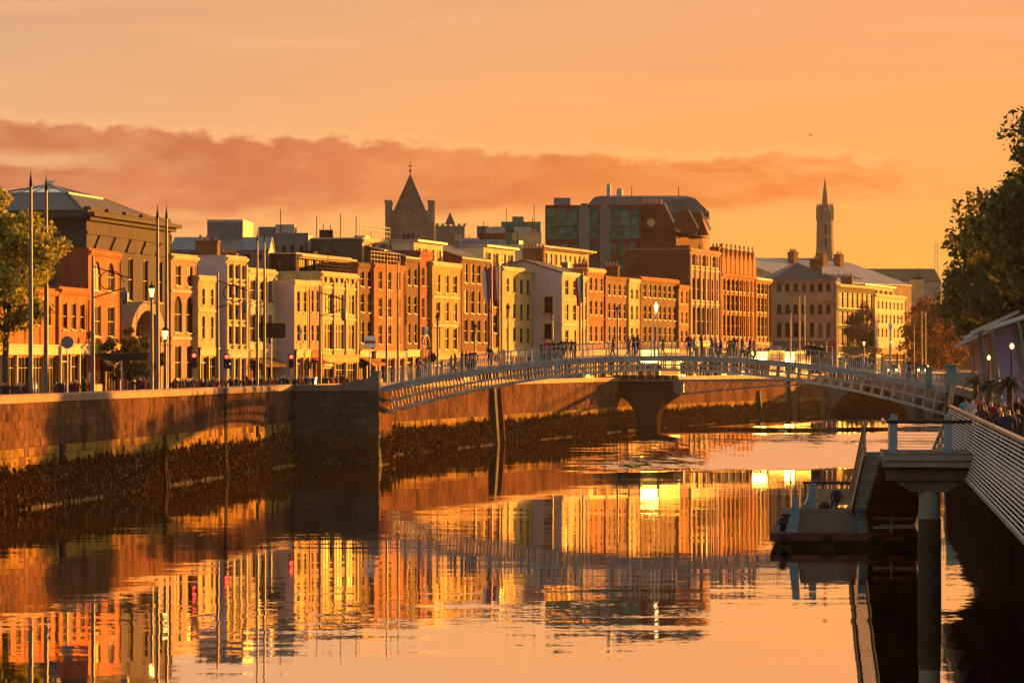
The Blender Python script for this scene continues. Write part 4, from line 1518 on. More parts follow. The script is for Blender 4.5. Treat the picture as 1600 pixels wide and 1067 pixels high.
pts = [(0, 5.62), (AL, 5.62), (AL, 6.95), (6.15, 6.95), (6.05, 6.55), (5.1, 6.45), (4.2, 6.2), (3.4, 6.05), (0, 6.02)]
b = MB()
n_ = len(pts)
for (y0, y1) in ((-.06, .5),):
    b.face(*[(p[0], y0, p[1]) for p in pts]); b.face(*[(p[0], y1, p[1]) for p in reversed(pts)])
    for i in range(n_):
        p, q_ = pts[i], pts[(i + 1) % n_]
        b.face((p[0], y0, p[1]), (p[0], y1, p[1]), (q_[0], y1, q_[1]), (q_[0], y0, q_[1]))
b.obj('parapet', M['darkstone'], root)
b = MB(); b.box(6.1, AL + .1, -.14, .6, 6.95, 7.1); b.box(0, AL + .06, -.12, .05, 5.60, 5.72); b.obj('cap_stone', M['darkstone'], root)
w = weed(root, (A0.x + n1.x * AL, A0.y + n1.y * AL), (A0.x + n1.x * AL + t1.x * 6.5, A0.y + n1.y * AL + t1.y * 6.5), 160)
w.parent = root
w.matrix_parent_inverse = (Matrix.Translation((A0.x, A0.y, 0)) @ Matrix.Rotation(math.atan2(n1.y, n1.x), 4, 'Z')).inverted()

w = weed(root, (A0.x, A0.y), (A0.x + n1.x * AL, A0.y + n1.y * AL), 150, 2.0)
w.matrix_parent_inverse = (Matrix.Translation((A0.x, A0.y, 0)) @ Matrix.Rotation(math.atan2(n1.y, n1.x), 4, 'Z')).inverted()

# ------------------------------------------------------------------ the iron footbridge
BL = Vector((-10.0, 279.9)); BR = Vector((32.6, 274.6))
bt = (BR - BL).normalized()
BW = 3.7
SPAN = (BR - BL).length
fb = empty('footbridge', (BL.x, BL.y, 0), math.atan2(bt.y, bt.x), 'slender arched iron footbridge with lattice ribs and pale railings across the river', 'bridge')
UMID = SPAN * .5
def ctop(u): return 5.60 + 2.36 * (1 - ((u - UMID) / UMID) ** 2)
def cdep(u): return .78 + 1.02 * abs((u - UMID) / UMID) ** 1.9
def cmidz(u, f): return ctop(u) - cdep(u) * f
NB = 54
def chord(b, f, y, w, h, n=NB):
    for i in range(n):
        u0, u1 = SPAN * i / n, SPAN * (i + 1) / n
        z0, z1 = cmidz(u0, f), cmidz(u1, f)
        b.hexa([(u0, y - w / 2, z0 - h / 2), (u1, y - w / 2, z1 - h / 2), (u1, y + w / 2, z1 - h / 2), (u0, y + w / 2, z0 - h / 2)],
               [(u0, y - w / 2, z0 + h / 2), (u1, y - w / 2, z1 + h / 2), (u1, y + w / 2, z1 + h / 2), (u0, y + w / 2, z0 + h / 2)])
for y in (0.0, BW / 2, BW):
    b = MB()
    chord(b, 0.04, y, .18, .18); chord(b, .52, y, .12, .12); chord(b, 1.0, y, .18, .18)
    rib = b.obj('rib', M['bridgepaint'], fb)
    for i in range(NB + 1):
        u = SPAN * i / NB
        sl = -2 * 2.36 * (u - UMID) / UMID ** 2
        du = cdep(u) * sl * .85
        b = MB(); b.bar((u, y, cmidz(u, .06)), (u + du, y, cmidz(u, .99)), .11, .11, (0, 1, 0)); b.obj('strut', M['bridgepaint'], rib)
b = MB()
for i in range(NB):
    u0, u1 = SPAN * i / NB, SPAN * (i + 1) / NB
    z0, z1 = ctop(u0), ctop(u1)
    b.hexa([(u0, .12, z0 + .03), (u1, .12, z1 + .03), (u1, BW - .12, z1 + .03), (u0, BW - .12, z0 + .03)], [(u0, .12, z0 + .16), (u1, .12, z1 + .16), (u1, BW - .12, z1 + .16), (u0, BW - .12, z0 + .16)])
b.obj('deck', M['darkstone'], fb)
for y in (-.02, BW + .02):
    b = MB()
    for i in range(NB):
        u0, u1 = SPAN * i / NB, SPAN * (i + 1) / NB
        z0, z1 = ctop(u0), ctop(u1)
        for (ya, yb, za, zb) in ((-.13, .13, .06, .22), (-.18, .16, .22, .30)):
            b.hexa([(u0, y + ya, z0 + za), (u1, y + ya, z1 + za), (u1, y + yb, z1 + za), (u0, y + yb, z0 + za)], [(u0, y + ya, z0 + zb), (u1, y + ya, z1 + zb), (u1, y + yb, z1 + zb), (u0, y + yb, z0 + zb)])
    b.obj('deck_edge', M['bridgepaint'], fb)
b = MB()
for i in range(1, NB, 2):
    u = SPAN * i / NB
    b.box(u - .06, u + .06, .08, BW - .08, cmidz(u, 1) - .06, cmidz(u, 1) + .06)
o = b.obj('cross_ties', M['bridgepaint'], fb); o['kind'] = 'stuff'
for y in (-.02, BW + .02):
    b = MB()
    for i in range(NB):
        u0, u1 = SPAN * i / NB, SPAN * (i + 1) / NB
        z0, z1 = ctop(u0) + .3, ctop(u1) + .3
        for za, hh, ww in ((1.02, .055, .075), (.62, .03, .03), (.10, .035, .03)):
            b.hexa([(u0, y - ww / 2, z0 + za), (u1, y - ww / 2, z1 + za), (u1, y + ww / 2, z1 + za), (u0, y + ww / 2, z0 + za)], [(u0, y - ww / 2, z0 + za + hh), (u1, y - ww / 2, z1 + za + hh), (u1, y + ww / 2, z1 + za + hh), (u0, y + ww / 2, z0 + za + hh)])
    rl = b.obj('railing', M['bridgepaint'], fb)
    b = MB()
    n = int(SPAN / .15)
    for i in range(n + 1):
        u = SPAN * i / n
        z = ctop(u) + .3
        b.box(u - .017, u + .017, y - .017, y + .017, z, z + (1.03 if i % 2 == 0 else .64))
    o = b.obj('balusters', M['bridgepaint'], rl); o['kind'] = 'stuff'
    for i in range(0, 28):
        u = SPAN * i / 27
        b = MB(); z = ctop(u) + .3; b.box(u - .04, u + .04, y - .04, y + .04, z, z + 1.14); b.obj('railing_post', M['bridgepaint'], rl)
# ornate lamp arches over the walkway
LAMPW = lamp('lamp_glass', lin((255, 214, 150)), .9)
for f in (.075, .487, .90):
    u = SPAN * f
    z = ctop(u) + .3
    b = MB()
    for y in (0, BW): b.tube((u, y, z), (u, y, z + 2.4), .05, .04, 6)
    for k in range(10):
        a0, a1 = math.pi * k / 10, math.pi * (k + 1) / 10
        b.bar((u, BW / 2 - BW / 2 * math.cos(a0), z + 2.4 + .9 * math.sin(a0)), (u, BW / 2 - BW / 2 * math.cos(a1), z + 2.4 + .9 * math.sin(a1)), .06, .06, (1, 0, 0))
    la = b.obj('lamp_arch', M['bridgepaint'], fb)
    b = MB(); b.lathe([(.04, .0), (.10, .1), (.15, .45), (.16, .5), (.05, .7), (.02, .8)], 6, (u, BW / 2, z + 3.3)); b.obj('lantern', M['signwhite'] if f > .8 or f < .2 else LAMPW, la)

# right bank end of the footbridge
b = MB()
root = empty('bridge_landing', (BR.x, BR.y, 0), math.atan2(bt.y, bt.x), 'grey stone landing with teal pillars and sloping parapet where footbridge meets boardwalk', 'landing')
b.box(-.2, 9, -2, 7, -1.5, 5.5); b.obj('landing_core', M['darkstone'], root)
q = MB(); q.box(-.1, .7, -.35, .45, 5.5, 7.45); q.box(-.2, .8, -.45, .55, 7.45, 7.6); q.obj('gate_pillar', M['teal'], root)
q = MB(); q.box(-1.6, -1.1, -.2, .3, 5.7, 7.3); q.box(-1.7, -1.0, -.3, .4, 7.3, 7.4); q.obj('gate_pillar', M['teal'], root)
q = MB()
P_ = [(.7, 5.5), (9, 5.5), (9, 6.1), (4.2, 6.15), (2.5, 6.9), (1.8, 7.05), (.7, 7.05)]
q.face(*[(x, -.35, z) for x, z in P_]); q.face(*[(x, .2, z) for x, z in reversed(P_)])
for i in range(len(P_)):
    p, p2 = P_[i], P_[(i + 1) % len(P_)]
    q.face((p[0], -.35, p[1]), (p[0], .2, p[1]), (p2[0], .2, p2[1]), (p2[0], -.35, p2[1]))
q.obj('parapet', M['stone'], root)

# ------------------------------------------------------------------ the modern footbridge and the stone bridge beyond
d = 411
X0 = PX(1011, d)
mb = empty('modern_footbridge', (X0, d, 0), -R(14), 'thin steel truss footbridge on a flared concrete pier seen under the iron bridge arch', 'bridge')
px_ = lambda px: (px - 1012) * d / FPX
b = MB()
prof = [(-1.5, 999, 1031), (PZ(652, d), 999, 1031), (PZ(642, d), 995, 1034), (PZ(632, d), 988, 1041), (PZ(624, d), 980, 1053), (PZ(619, d), 970, 1061), (PZ(600, d), 962, 1061), (PZ(586, d), 962, 1058)]
for (z0, l0, r0), (z1, l1, r1) in zip(prof, prof[1:]):
    b.hexa([(px_(l0), -1.1, z0), (px_(r0), -1.1, z0), (px_(r0), 1.1, z0), (px_(l0), 1.1, z0)], [(px_(l1), -1.1, z1), (px_(r1), -1.1, z1), (px_(r1), 1.1, z1), (px_(l1), 1.1, z1)])
b.obj('pier', M['pierconcrete'], mb)
b = MB(); b.hexa([(px_(938), -1.8, PZ(612, d)), (px_(961), -1.8, PZ(616, d)), (px_(961), 1.8, PZ(616, d)), (px_(938), 1.8, PZ(612, d))], [(px_(938), -1.8, PZ(590, d)), (px_(961), -1.8, PZ(587, d)), (px_(961), 1.8, PZ(587, d)), (px_(938), 1.8, PZ(590, d))]); b.obj('abutment', M['pierconcrete'], mb)
ML = 36.0
x0 = px_(1062)
for y in (-1.6, 1.6):
    b = MB()
    n = 24
    bz = lambda f: 5.62 - .25 - 1.25 * abs(2 * f - 1) ** 1.6
    for i in range(n):
        f0, f1 = i / n, (i + 1) / n
        b.bar((x0 + ML * f0, y, 5.72), (x0 + ML * f1, y, 5.72), .14, .2)
        b.bar((x0 + ML * f0, y, bz(f0)), (x0 + ML * f1, y, bz(f1)), .14, .14)
        b.bar((x0 + ML * f0, y, bz(f0)), (x0 + ML * (f0 + f1) / 2, y, 5.65), .07, .07)
        b.bar((x0 + ML * (f0 + f1) / 2, y, 5.65), (x0 + ML * f1, y, bz(f1)), .07, .07)
    b.obj('truss', M['metal'], mb)
b = MB(); b.box(px_(962), x0 + ML, -1.5, 1.5, 5.62, 5.8); b.obj('deck', M['metal'], mb)
for y in (-1.7, 1.7):
    b = MB(); b.box(px_(962), x0 + ML, y - .03, y + .03, 6.85, 6.92)
    for k in range(46): b.box(px_(962) + k * .95 - .02, px_(962) + k * .95 + .02, y - .02, y + .02, 5.8, 6.85)
    b.obj('railing', M['steel'], mb)
q = MB(); q.box(px_(1060), px_(1076), -2.2, -1.7, PZ(612, d), PZ(596, d)); q.box(px_(1060) , px_(1076), -2.3, -2.2, PZ(598, d), PZ(596, d)); q.obj('bearing_box', M['metal'], mb)

d = 532
sb = empty('stone_bridge', (44.6, d, 0), -R(15), 'dark stone road bridge with arches far up the river', 'bridge')
b = MB()
wall_face(b, 62, 5.9, [(1.2 + 15 * k, 13.2 + 15 * k, -1.0, 4.3, True) for k in range(4)], reveal=10, z0=-1.5)
b.face((0, 10, -1.5), (0, 10, 5.9), (62, 10, 5.9), (62, 10, -1.5)); b.face((0, 0, 5.9), (62, 0, 5.9), (62, 10, 5.9), (0, 10, 5.9))
b.obj('arch_wall', M['darkstone'], sb)
b = MB(); b.box(0, 62, -.25, .35, 5.9, 6.15); b.box(0, 62, -.12, .2, 4.55, 4.75); b.obj('parapet_cap', M['stone'], sb)
for k in range(4):
    q = MB(); q.box(15 * k - .8, 15 * k + .2 if k else .4, -1.2, -.02, -1.5, 2.6); q.obj('cutwater', M['wetconcrete'], sb)

# buttress on the far quay wall
for px, wd, zt, lab in ((1234, 3.0, 5.5, 'dark square buttress on the far quay wall beyond the modern footbridge'), (1184, .9, 4.0, 'slim dark timber fender on the far quay wall'), (768, 1.0, 5.4, 'tall dark drainpipe like fender on the quay wall under the footbridge'), (778, .5, 5.3, 'thin pale fender strip beside the tall dark fender under the footbridge')):
    k = (px - 800) / FPX
    for a, c in zip(WALL[1:], WALL[2:]):
        fa, fc = a[0] - k * a[1], c[0] - k * c[1]
        if fa * fc <= 0:
            u = fa / (fa - fc); p = Vector(a) + (Vector(c) - Vector(a)) * u; tt = (Vector(c) - Vector(a)).normalized()
            b = MB(); b.hexa([(-wd / 2, -.8, -1.2), (wd / 2, -.8, -1.2), (wd / 2, .1, -1.2), (-wd / 2, .1, -1.2)], [(-wd / 2, -.35, zt), (wd / 2, -.35, zt), (wd / 2, .1, zt), (-wd / 2, .1, zt)])
            o = b.obj('wall_fender', M['wetconcrete'] if wd != .5 else M['block'], None, (p.x, p.y, 0), math.atan2(tt.y, tt.x))
            props(o, lab, 'fender' if wd < 2 else 'buttress')

# ------------------------------------------------------------------ north bank: wall, boardwalk, platform, pontoon
root = empty('quay_wall', (8, 12, 0), 0, 'shaded dark quay wall behind the boardwalk railing', 'wall')
RP = list(reversed(RWALL[:4]))
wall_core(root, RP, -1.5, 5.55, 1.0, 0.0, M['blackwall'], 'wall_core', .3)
wall_core(root, RP, 5.55, 6.05, .6, .1, M['darkstone'], 'parapet')
b = MB()

bd = Vector((.0937, 1.0)).normalized()
BA = math.atan2(bd.y, bd.x)
bw = empty('boardwalk', (0, 0, 0), 0, 'timber boardwalk with a leaning rail of steel wires and a wooden handrail', 'boardwalk')
tp = lambda d_: Vector((4.28 + .0937 * d_, d_, 5.80))
bp = lambda d_: Vector((3.68 + .0937 * d_, d_, 3.90))
D0, D1 = 52.0, 166.0
b = MB()
for k in range(int((D1 - D0) / 3)):
    a, c = tp(D0 + 3 * k + .01), tp(D0 + 3 * k + 2.99)
    b = MB(); b.bar(a, c, .17, .07); b.obj('handrail', M['wood'], bw)
NR = 19
for k in range(NR):
    f = (k + .6) / NR
    b = MB(); b.tube(tp(D0).lerp(bp(D0), f), tp(D1).lerp(bp(D1), f), .023, n=6); b.obj('rail_wire', M['steel'], bw)
for k in range(39):
    dd = D0 + (D1 - D0) * k / 38
    b = MB(); b.bar(tp(dd) - Vector((0, 0, .04)), bp(dd), .03, .05, (0, 1, 0)); b.obj('rail_post', M['metal'], bw)
b = MB(); b.bar(bp(D0), bp(D1), .10, .10); b.obj('bottom_rail', M['metal'], bw)
b = MB(); e = tp(D1); b.hexa([(e.x - .12, D1, 5.78), (e.x + .10, D1, 5.78), (e.x + .10, D1 + .18, 5.78), (e.x - .12, D1 + .18, 5.78)], [(e.x + .05, D1 + .2, 6.75), (e.x + .3, D1 + .2, 6.75), (e.x + .3, D1 + .38, 6.75), (e.x + .05, D1 + .38, 6.75)]); b.obj('end_post', M['wood'], bw)
b = MB(); e0, e1 = bp(D0), bp(D1)
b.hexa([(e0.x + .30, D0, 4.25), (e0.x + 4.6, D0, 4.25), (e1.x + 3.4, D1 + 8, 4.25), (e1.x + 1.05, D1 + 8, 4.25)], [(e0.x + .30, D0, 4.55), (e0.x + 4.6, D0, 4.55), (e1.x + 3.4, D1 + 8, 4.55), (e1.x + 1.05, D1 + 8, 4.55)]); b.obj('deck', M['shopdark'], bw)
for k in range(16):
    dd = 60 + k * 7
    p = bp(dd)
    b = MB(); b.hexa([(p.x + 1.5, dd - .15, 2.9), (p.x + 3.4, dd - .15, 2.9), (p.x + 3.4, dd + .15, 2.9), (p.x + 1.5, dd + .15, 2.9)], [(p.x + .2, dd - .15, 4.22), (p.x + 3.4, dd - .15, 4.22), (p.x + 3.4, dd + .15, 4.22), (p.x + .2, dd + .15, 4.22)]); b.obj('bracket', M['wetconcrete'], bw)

# platform on a column
PD = 122.0
pl = empty('landing_platform', (12.35, PD, 0), math.atan2(-.0937, 1), 'concrete landing platform with blue grey railing on a round column beside the boardwalk', 'platform')
PWD, PDP = 2.95, 6.2
b = MB(); b.box(0, PWD, 0, PDP, 4.30, 4.52); b.box(-.08, PWD, -.08, PDP, 4.52, 4.70); b.obj('slab', M['concrete'], pl)
for k in range(10):
    q = MB(); q.box(PWD * k / 10 + .01, PWD * (k + 1) / 10 - .01, .02, PDP - .02, 4.70, 4.74); q.obj('deck_board', M['deckwood'], pl)
b = MB(); b.hexa([(.95, .6, 3.45), (2.15, .6, 3.45), (2.15, 1.3, 3.45), (.95, 1.3, 3.45)], [(.35, .55, 3.84), (2.75, .55, 3.84), (2.75, 1.35, 3.84), (.35, 1.35, 3.84)]); b.obj('column_head', M['darkbeam'], pl)
for k in range(4):
    b = MB(); x = .10 + k * .79; b.box(x, x + .77, .4, 1.5, 3.85, 4.24); b.obj('beam_block', M['darkbeam'], pl)
b = MB(); b.lathe([(.40, -1.5), (.385, 2.5), (.36, 2.56)], 20, (1.55, .95, 0)); b.k = 1; b.lathe([(.36, 2.56), (.36, 3.46)], 20, (1.55, .95, 0)); b.obj('column', [M['wetconcrete'], M['concrete']], pl, smooth=False)
q = MB(); q.box(.1, PWD, -.05, .05, 5.74, 5.86); q.obj('top_rail', M['darkmetal'], pl)
q = MB(); q.box(-.03, .06, .0, PDP, 5.72, 5.83); q.obj('top_rail', M['wood'], pl)
for x, y in ((.35, .03), (.33, 3.0), (.33, 6.0), (2.15, .03)):
    q = MB(); q.box(x - .12, x + .12, y - .05, y + .10, 4.74, 6.05 if y < 1 else 5.8); q.obj('railing_post', M['bluegrey'], pl)
for k in range(9):
    z = 4.86 + k * .10
    q = MB(); q.box(.47, 2.03, .0, .02, z, z + .018); q.obj('rail_wire', M['steel'], pl)
for k in range(9):
    z = 4.86 + k * .10
    q = MB(); q.box(.20, .22, .12, PDP, z, z + .018); q.obj('rail_wire', M['steel'], pl)
for k in range(8):
    q = MB(); x = 2.32 + k * .085; q.box(x, x + .02, .02, .04, 4.76, 5.72); q.obj('baluster', M['bluegrey'], pl)

# gangway down to the pontoon: an open stair along its river side, a boarded ramp beside it
G0 = Vector((13.75, PD + PDP + .1, 4.66)); G1 = Vector((16.2, 161.0, .80))
gw_ = empty('gangway', (0, 0, 0), 0, 'steep steel gangway with open stair running down from the platform to the pontoon', 'gangway')
gd = (G1 - G0)
def gp_(f, x, z=0.0): return G0 + gd * f + Vector((x, 0, z))
for x, mt, w_ in ((-1.4, 'wood', .10), (-.82, 'steel', .09), (1.4, 'bluegrey', .10)):
    q = MB(); q.bar(gp_(0, x), gp_(1, x), w_, .30 if x != -.82 else .20); q.obj('stringer', M[mt], gw_)
for x, mt in ((-1.4, 'wood'), (1.4, 'wood')):
    q = MB(); q.bar(gp_(0, x, 1.05), gp_(1, x, 1.05), .09, .09); q.bar(gp_(0, x, .58), gp_(1, x, .58), .05, .05)
    for k in range(13): q.bar(gp_(k / 12, x), gp_(k / 12, x, 1.05), .06, .06, (0, 1, 0))
    q.obj('handrail', M[mt], gw_)
for k in range(44):
    p = gp_((k + .5) / 44, -1.1)
    q = MB(); q.box(p.x - .26, p.x + .26, p.y - .14, p.y + .14, p.z - .05, p.z + .02); q.obj('tread', M['concrete'], gw_)
q = MB(); q.bar(gp_(0, .3, -.02), gp_(1, .3, -.02), 2.1, .06); q.obj('ramp_deck', M['wetconcrete'], gw_)
for k in range(26):
    q = MB(); p = gp_((k + .5) / 26, .3, -.12); q.box(p.x - 1.05, p.x + 1.05, p.y - .06, p.y + .06, p.z - .07, p.z + .05); q.obj('cross_beam', M['concrete'], gw_)

pt = empty('pontoon', (10.95, 154.0, 0), math.atan2(-.0937, 1), 'low floating pontoon with rusty hull, grey rails and bench moored below the boardwalk', 'pontoon')
PW_, PL_ = 6.1, 27.0
b = MB(); b.hexa([(.25, .3, -.4), (PW_ - .1, .3, -.4), (PW_ - .1, PL_, -.4), (.25, PL_, -.4)], [(0, 0, .55), (PW_, 0, .55), (PW_, PL_, .55), (0, PL_, .55)]); b.obj('hull', M['wetconcrete'], pt)
b = MB(); b.box(-.1, PW_ + .1, -.12, .0, .30, .62); b.box(-.12, 0, 0, PL_, .30, .62); b.obj('fender_beam', M['darkbrick'], pt)
for k in range(60):
    q = MB(); q.box(.02, PW_ - .02, PL_ * k / 60 + .01, PL_ * (k + 1) / 60 - .01, .55, .62); q.obj('deck_board', M['deckwood'], pt)
for x0_, x1_, y0_ in ((1.05, 3.55, .5),):
    q = MB(); q.hexa([(x0_, .35, .64), (x1_, .35, .64), (x1_, .41, .64), (x0_, .41, .64)], [(x0_ + .1, .85, 1.6), (x1_ - .1, .85, 1.6), (x1_ - .1, .91, 1.6), (x0_ + .1, .91, 1.6)]); gp = q.obj('gate_panel', M['gatepanel'], pt)
    for k in range(9):
        q = MB(); f = (k + .5) / 9; q.box(x0_ + .1 * f, x1_ - .1 * f, .31 + .5 * f, .36 + .5 * f, .66 + .93 * f, .72 + .93 * f); q.obj('gate_slat', M['gatepanel'], gp)
    for k in range(6):
        q = MB(); x = x0_ + .05 + (x1_ - x0_ - .1) * k / 5; q.bar((x, .33, .64), (x + (.08 if k < 3 else -.08), .83, 1.62), .04, .04, (0, 1, 0)); q.obj('gate_bar', M['metal'], gp)
for x, y, h, lean in ((.85, .35, 1.5, .12), (3.8, .35, 1.5, -.12), (1.5, 6.0, 1.9, .1), (4.3, 6.0, 1.7, -.1)):
    q = MB(); q.hexa([(x - .2, y - .08, .62), (x + .2, y - .08, .62), (x + .2, y + .08, .62), (x - .2, y + .08, .62)], [(x - .14 + lean, y - .06, .62 + h), (x + .16 + lean, y - .06, .62 + h), (x + .16 + lean, y + .06, .62 + h), (x - .14 + lean, y + .06, .62 + h)]); q.obj('rail_post', M['bluegrey'], pt)
q = MB()
for k in range(7): q.box(1.3 + k * .03 * 0, 1.36, 1.0 + k * 2.6, 1.06 + k * 2.6, .62, 1.72)
q.box(1.29, 1.37, 1.0, 17.5, 1.72, 1.80); q.box(1.31, 1.35, 1.0, 17.5, 1.2, 1.25); q.obj('side_rail', M['bluegrey'], pt)
q = MB(); q.box(.9, 5.4, 24.4, 24.5, 1.85, 1.98)
for k in range(6): q.box(1.0 + k * .86, 1.08 + k * .86, 24.42, 24.5, .62, 1.85)
q.obj('back_rail', M['darkmetal'], pt)
q = MB(); q.box(1.6, 5.0, 20.6, 21.2, 1.0, 1.1); q.box(1.6, 5.0, 21.2, 21.3, 1.1, 1.75)
for x in (1.8, 3.3, 4.8): q.box(x - .05, x + .05, 20.65, 21.15, .62, 1.0)
q.obj('bench', M['wood'], pt)
for y in (1.0, 4.5, 9.0):
    q = MB(); q.lathe([(.16, 0), (.12, .05), (.11, .3), (.2, .34), (.2, .42), (.05, .45)], 10, (.38, y, .62)); q.obj('bollard', M['darkmetal'], pt)
for x in (.5, 2.3, 4.3, 5.7):
    q = MB()
    for k in range(12):
        a0, a1 = 2 * math.pi * k / 12, 2 * math.pi * (k + 1) / 12
        q.bar((x + .26 * math.cos(a0), -.22, .22 + .26 * math.sin(a0)), (x + .26 * math.cos(a1), -.22, .22 + .26 * math.sin(a1)), .16, .14, (0, 1, 0))
    q.obj('tyre_fender', M['shopdark'], pt)
q = MB(); q.box(4.2, 6.0, .2, .3, .8, .9); q.box(4.2, 6.0, .2, .3, 1.2, 1.28); q.box(4.9, 5.0, .2, .3, .62, 1.28); q.obj('end_rail', M['steel'], pt)

# ------------------------------------------------------------------ poles, lamps, signals on the quay
def road(px, s=1.6):
    return front(px, s, WALL)


def flagpole(px, s, ytop, label, r=.11, p=None, group='tall pale poles on the quay', name='tall_pole'):
    p = p or road(px, s)
    H = PZ(ytop, p.y) - STREET
    root = empty(name, (p.x, p.y, STREET), 0, label, 'pole', group)
    b = MB(); b.lathe([(r * 1.9, 0), (r * 1.9, .25), (r * 1.2, .3), (r * 1.1, H * .45), (r * .72, H * .93)], 10); b.obj('pole_shaft', M['polepaint'], root)
    b = MB(); b.lathe([(r * .8, H * .93), (r * .8, H * .945), (r * .3, H * .975), (r * .05, H)], 10); b.obj('pole_tip', M['darkmetal'], root)
    return root


flagpole(48, 1.6, 265, 'tallest pale pole rising from the quay through the leafy tree')
flagpole(72, 1.8, 272, 'tall pale pole at the side of the leafy tree away from its trunk')
flagpole(246, 1.6, 319, 'tall pole before the domed hall, nearer the hall porch of its pair')
flagpole(260, 1.8, 320, 'tall pole before the domed hall, nearer the salmon house of its pair')
flagpole(402, 1.6, 358, 'thin tall pole before the ornate cream house, first of its pair', .09)
flagpole(413, 1.8, 360, 'thin tall pole before the ornate cream house, second of its pair', .09)
for px, yt, lab in ((604, 392, 'thin pole before the orange red brick house'), (622, 394, 'thin pole at the far edge of the orange red brick house'), (1249, 452, 'thin pole before the arched corner building windows, first of two'),
                    (1257, 450, 'thin pole before the arched corner building windows, second of two'), (1307, 476, 'thin pole at the edge of the mirror glass office'),
                    (1440, 478, 'thin pole in front of the small autumn tree, first of two'), (1446, 480, 'thin pole in front of the small autumn tree, second of two'), (1428, 500, 'short thin pole in front of the dim brown building')):
    p = road(px, 2.0) if px < 1400 else Vector((PX(px, 560), 560))
    flagpole(px, 2, yt, lab, .09, p)


def flag_mesh(seed):
    b = MB()
    n, m = 6, 7
    P = lambda i, j: (.95 * i / n * (1 - .35 * j / m), .14 * math.sin(i * 1.3 + seed + j * .5) * i / n, -3.0 * j / m - .55 * i / n)
    for i in range(n):
        for j in range(m):
            b.k = 0 if i < 2 else (1 if i < 4 else 2)
            b.face(P(i, j), P(i + 1, j), P(i + 1, j + 1), P(i, j + 1))
    return b


M['flagred'] = surf('flag_red', (.40, .03, .05), .8, .1)
M['flagblue'] = surf('flag_blue', (.08, .08, .22), .8, .1)
M['flagwhite'] = surf('flag_white', (.6, .5, .45), .8, .1)
M['flaggreen'] = surf('flag_green', (.05, .18, .08), .8, .1)
for px, cols, lab, fl in ((768, ('flagred', 'flagblue', 'flagwhite'), 'pole with limp red, blue and white flag beside the pale quoined house', 'first'), (780, ('flagwhite', 'flagred', 'flagblue'), 'pole with limp pale and red flag beside the pale quoined house', 'second'),
                          (911, ('flaggreen', 'flagwhite', 'flagred'), 'pole with limp dark flag in front of the narrow white house', 'third')):
    p = road(px, 1.8)
    H = PZ(412 if px < 900 else 424, p.y) - STREET
    root = empty('flag_pole', (p.x, p.y, STREET), 0, lab, 'flag pole', 'flag poles on the quay')
    b = MB(); b.lathe([(.16, 0), (.11, .3), (.07, H)], 8); b.obj('pole_shaft', M['polepaint'], root)
    f = flag_mesh(px).obj('flag', [M[c] for c in cols], root, (-.03, 0, H - .3), R(180 + 20), smooth=True)


LIT = lamp('lit_lantern', lin((255, 206, 120)), .9)


def street_lamp(px, ytop, label, s=1.7, lit=False, p=None):
    p = p or road(px, s)
    H = PZ(ytop, p.y) - STREET
    root = empty('street_lamp', (p.x, p.y, STREET), 0, label, 'street lamp', 'ornate street lamps on the quays')
    b = MB(); b.lathe([(.28, 0), (.28, .5), (.16, .7), (.12, 1.2), (.09, H - .9), (.16, H - .85), (.08, H - .75)], 10); b.obj('lamp_post', M['polepaint'], root)
    b = MB(); b.lathe([(.08, H - .75), (.19, H - .25), (.20, H - .2)], 6); b.obj('lantern', LIT if lit else M['metal'], root)
    b = MB(); b.lathe([(.24, H - .2), (.18, H - .02), (.05, H + .05), (.03, H + .25)], 6); b.obj('lantern_cap', M['darkmetal'], root)
    b = MB(); b.bar((-.5, 0, H - 1.15), (.5, 0, H - 1.15), .05, .05); b.obj('ladder_bar', M['polepaint'], root)
    return root


for px, yt, lab, lit in ((258, 512, 'short street lamp with glowing lantern beside the tall poles by the domed hall', True), (237, 446, 'high street lamp with small glowing lantern against the dark domed hall wall', True),
                         (684, 492, 'street lamp in front of the ochre yellow house', False), (742, 508, 'street lamp in front of the wide shaded brown house', False), (794, 478, 'street lamp with pale lantern in front of the pale quoined house', False),
                         (863, 488, 'street lamp with pale lantern in front of the grey gable wall', False), (965, 480, 'street lamp with pale globe before the brown brick house', False),
                         (1235, 486, 'street lamp with pale lantern before the corner building', False), (1291, 530, 'short street lamp at the edge of the corner building', False), (1350, 532, 'street lamp before the mirror glass office', True),
                         (1392, 530, 'street lamp before the pale apartment block', True)):
    street_lamp(px, yt, lab, lit=lit)


def scroll_lamp(px, ytop, label):
    """tall mast with ironwork scrolls at its head"""
    p = road(px, 1.7)
    H = PZ(ytop, p.y) - STREET
    root = empty('street_lamp', (p.x, p.y, STREET), R(6), label, 'street lamp', 'ornate street lamps on the quays')
    b = MB(); b.lathe([(.26, 0), (.26, .6), (.13, .9), (.10, H * .6), (.07, H)], 10); b.obj('lamp_post', M['polepaint'], root)
    b = MB()
    for k in range(14):
        a0, a1 = k * .45, (k + 1) * .45
        f = lambda a: (.25 + .9 * (1 - a / 8.0) * math.cos(a) + .7, 0, H - 1.6 + .9 * (1 - a / 8.0) * math.sin(a))
        b.bar(f(a0), f(a1), .06, .08, (0, 1, 0))
    b.bar((0, 0, H - .6), (2.1, 0, H - 1.3), .07, .07, (0, 1, 0)); b.bar((0, 0, H - 2.5), (1.9, 0, H - 1.9), .07, .07, (0, 1, 0)); b.obj('scroll_bracket', M['darkmetal'], root)
    b = MB(); b.lathe([(.05, -1.0), (.22, -.8), (.24, -.3), (.05, 0)], 8, (1.9, 0, H - 1.9)); b.obj('lantern', M['metal'], root)


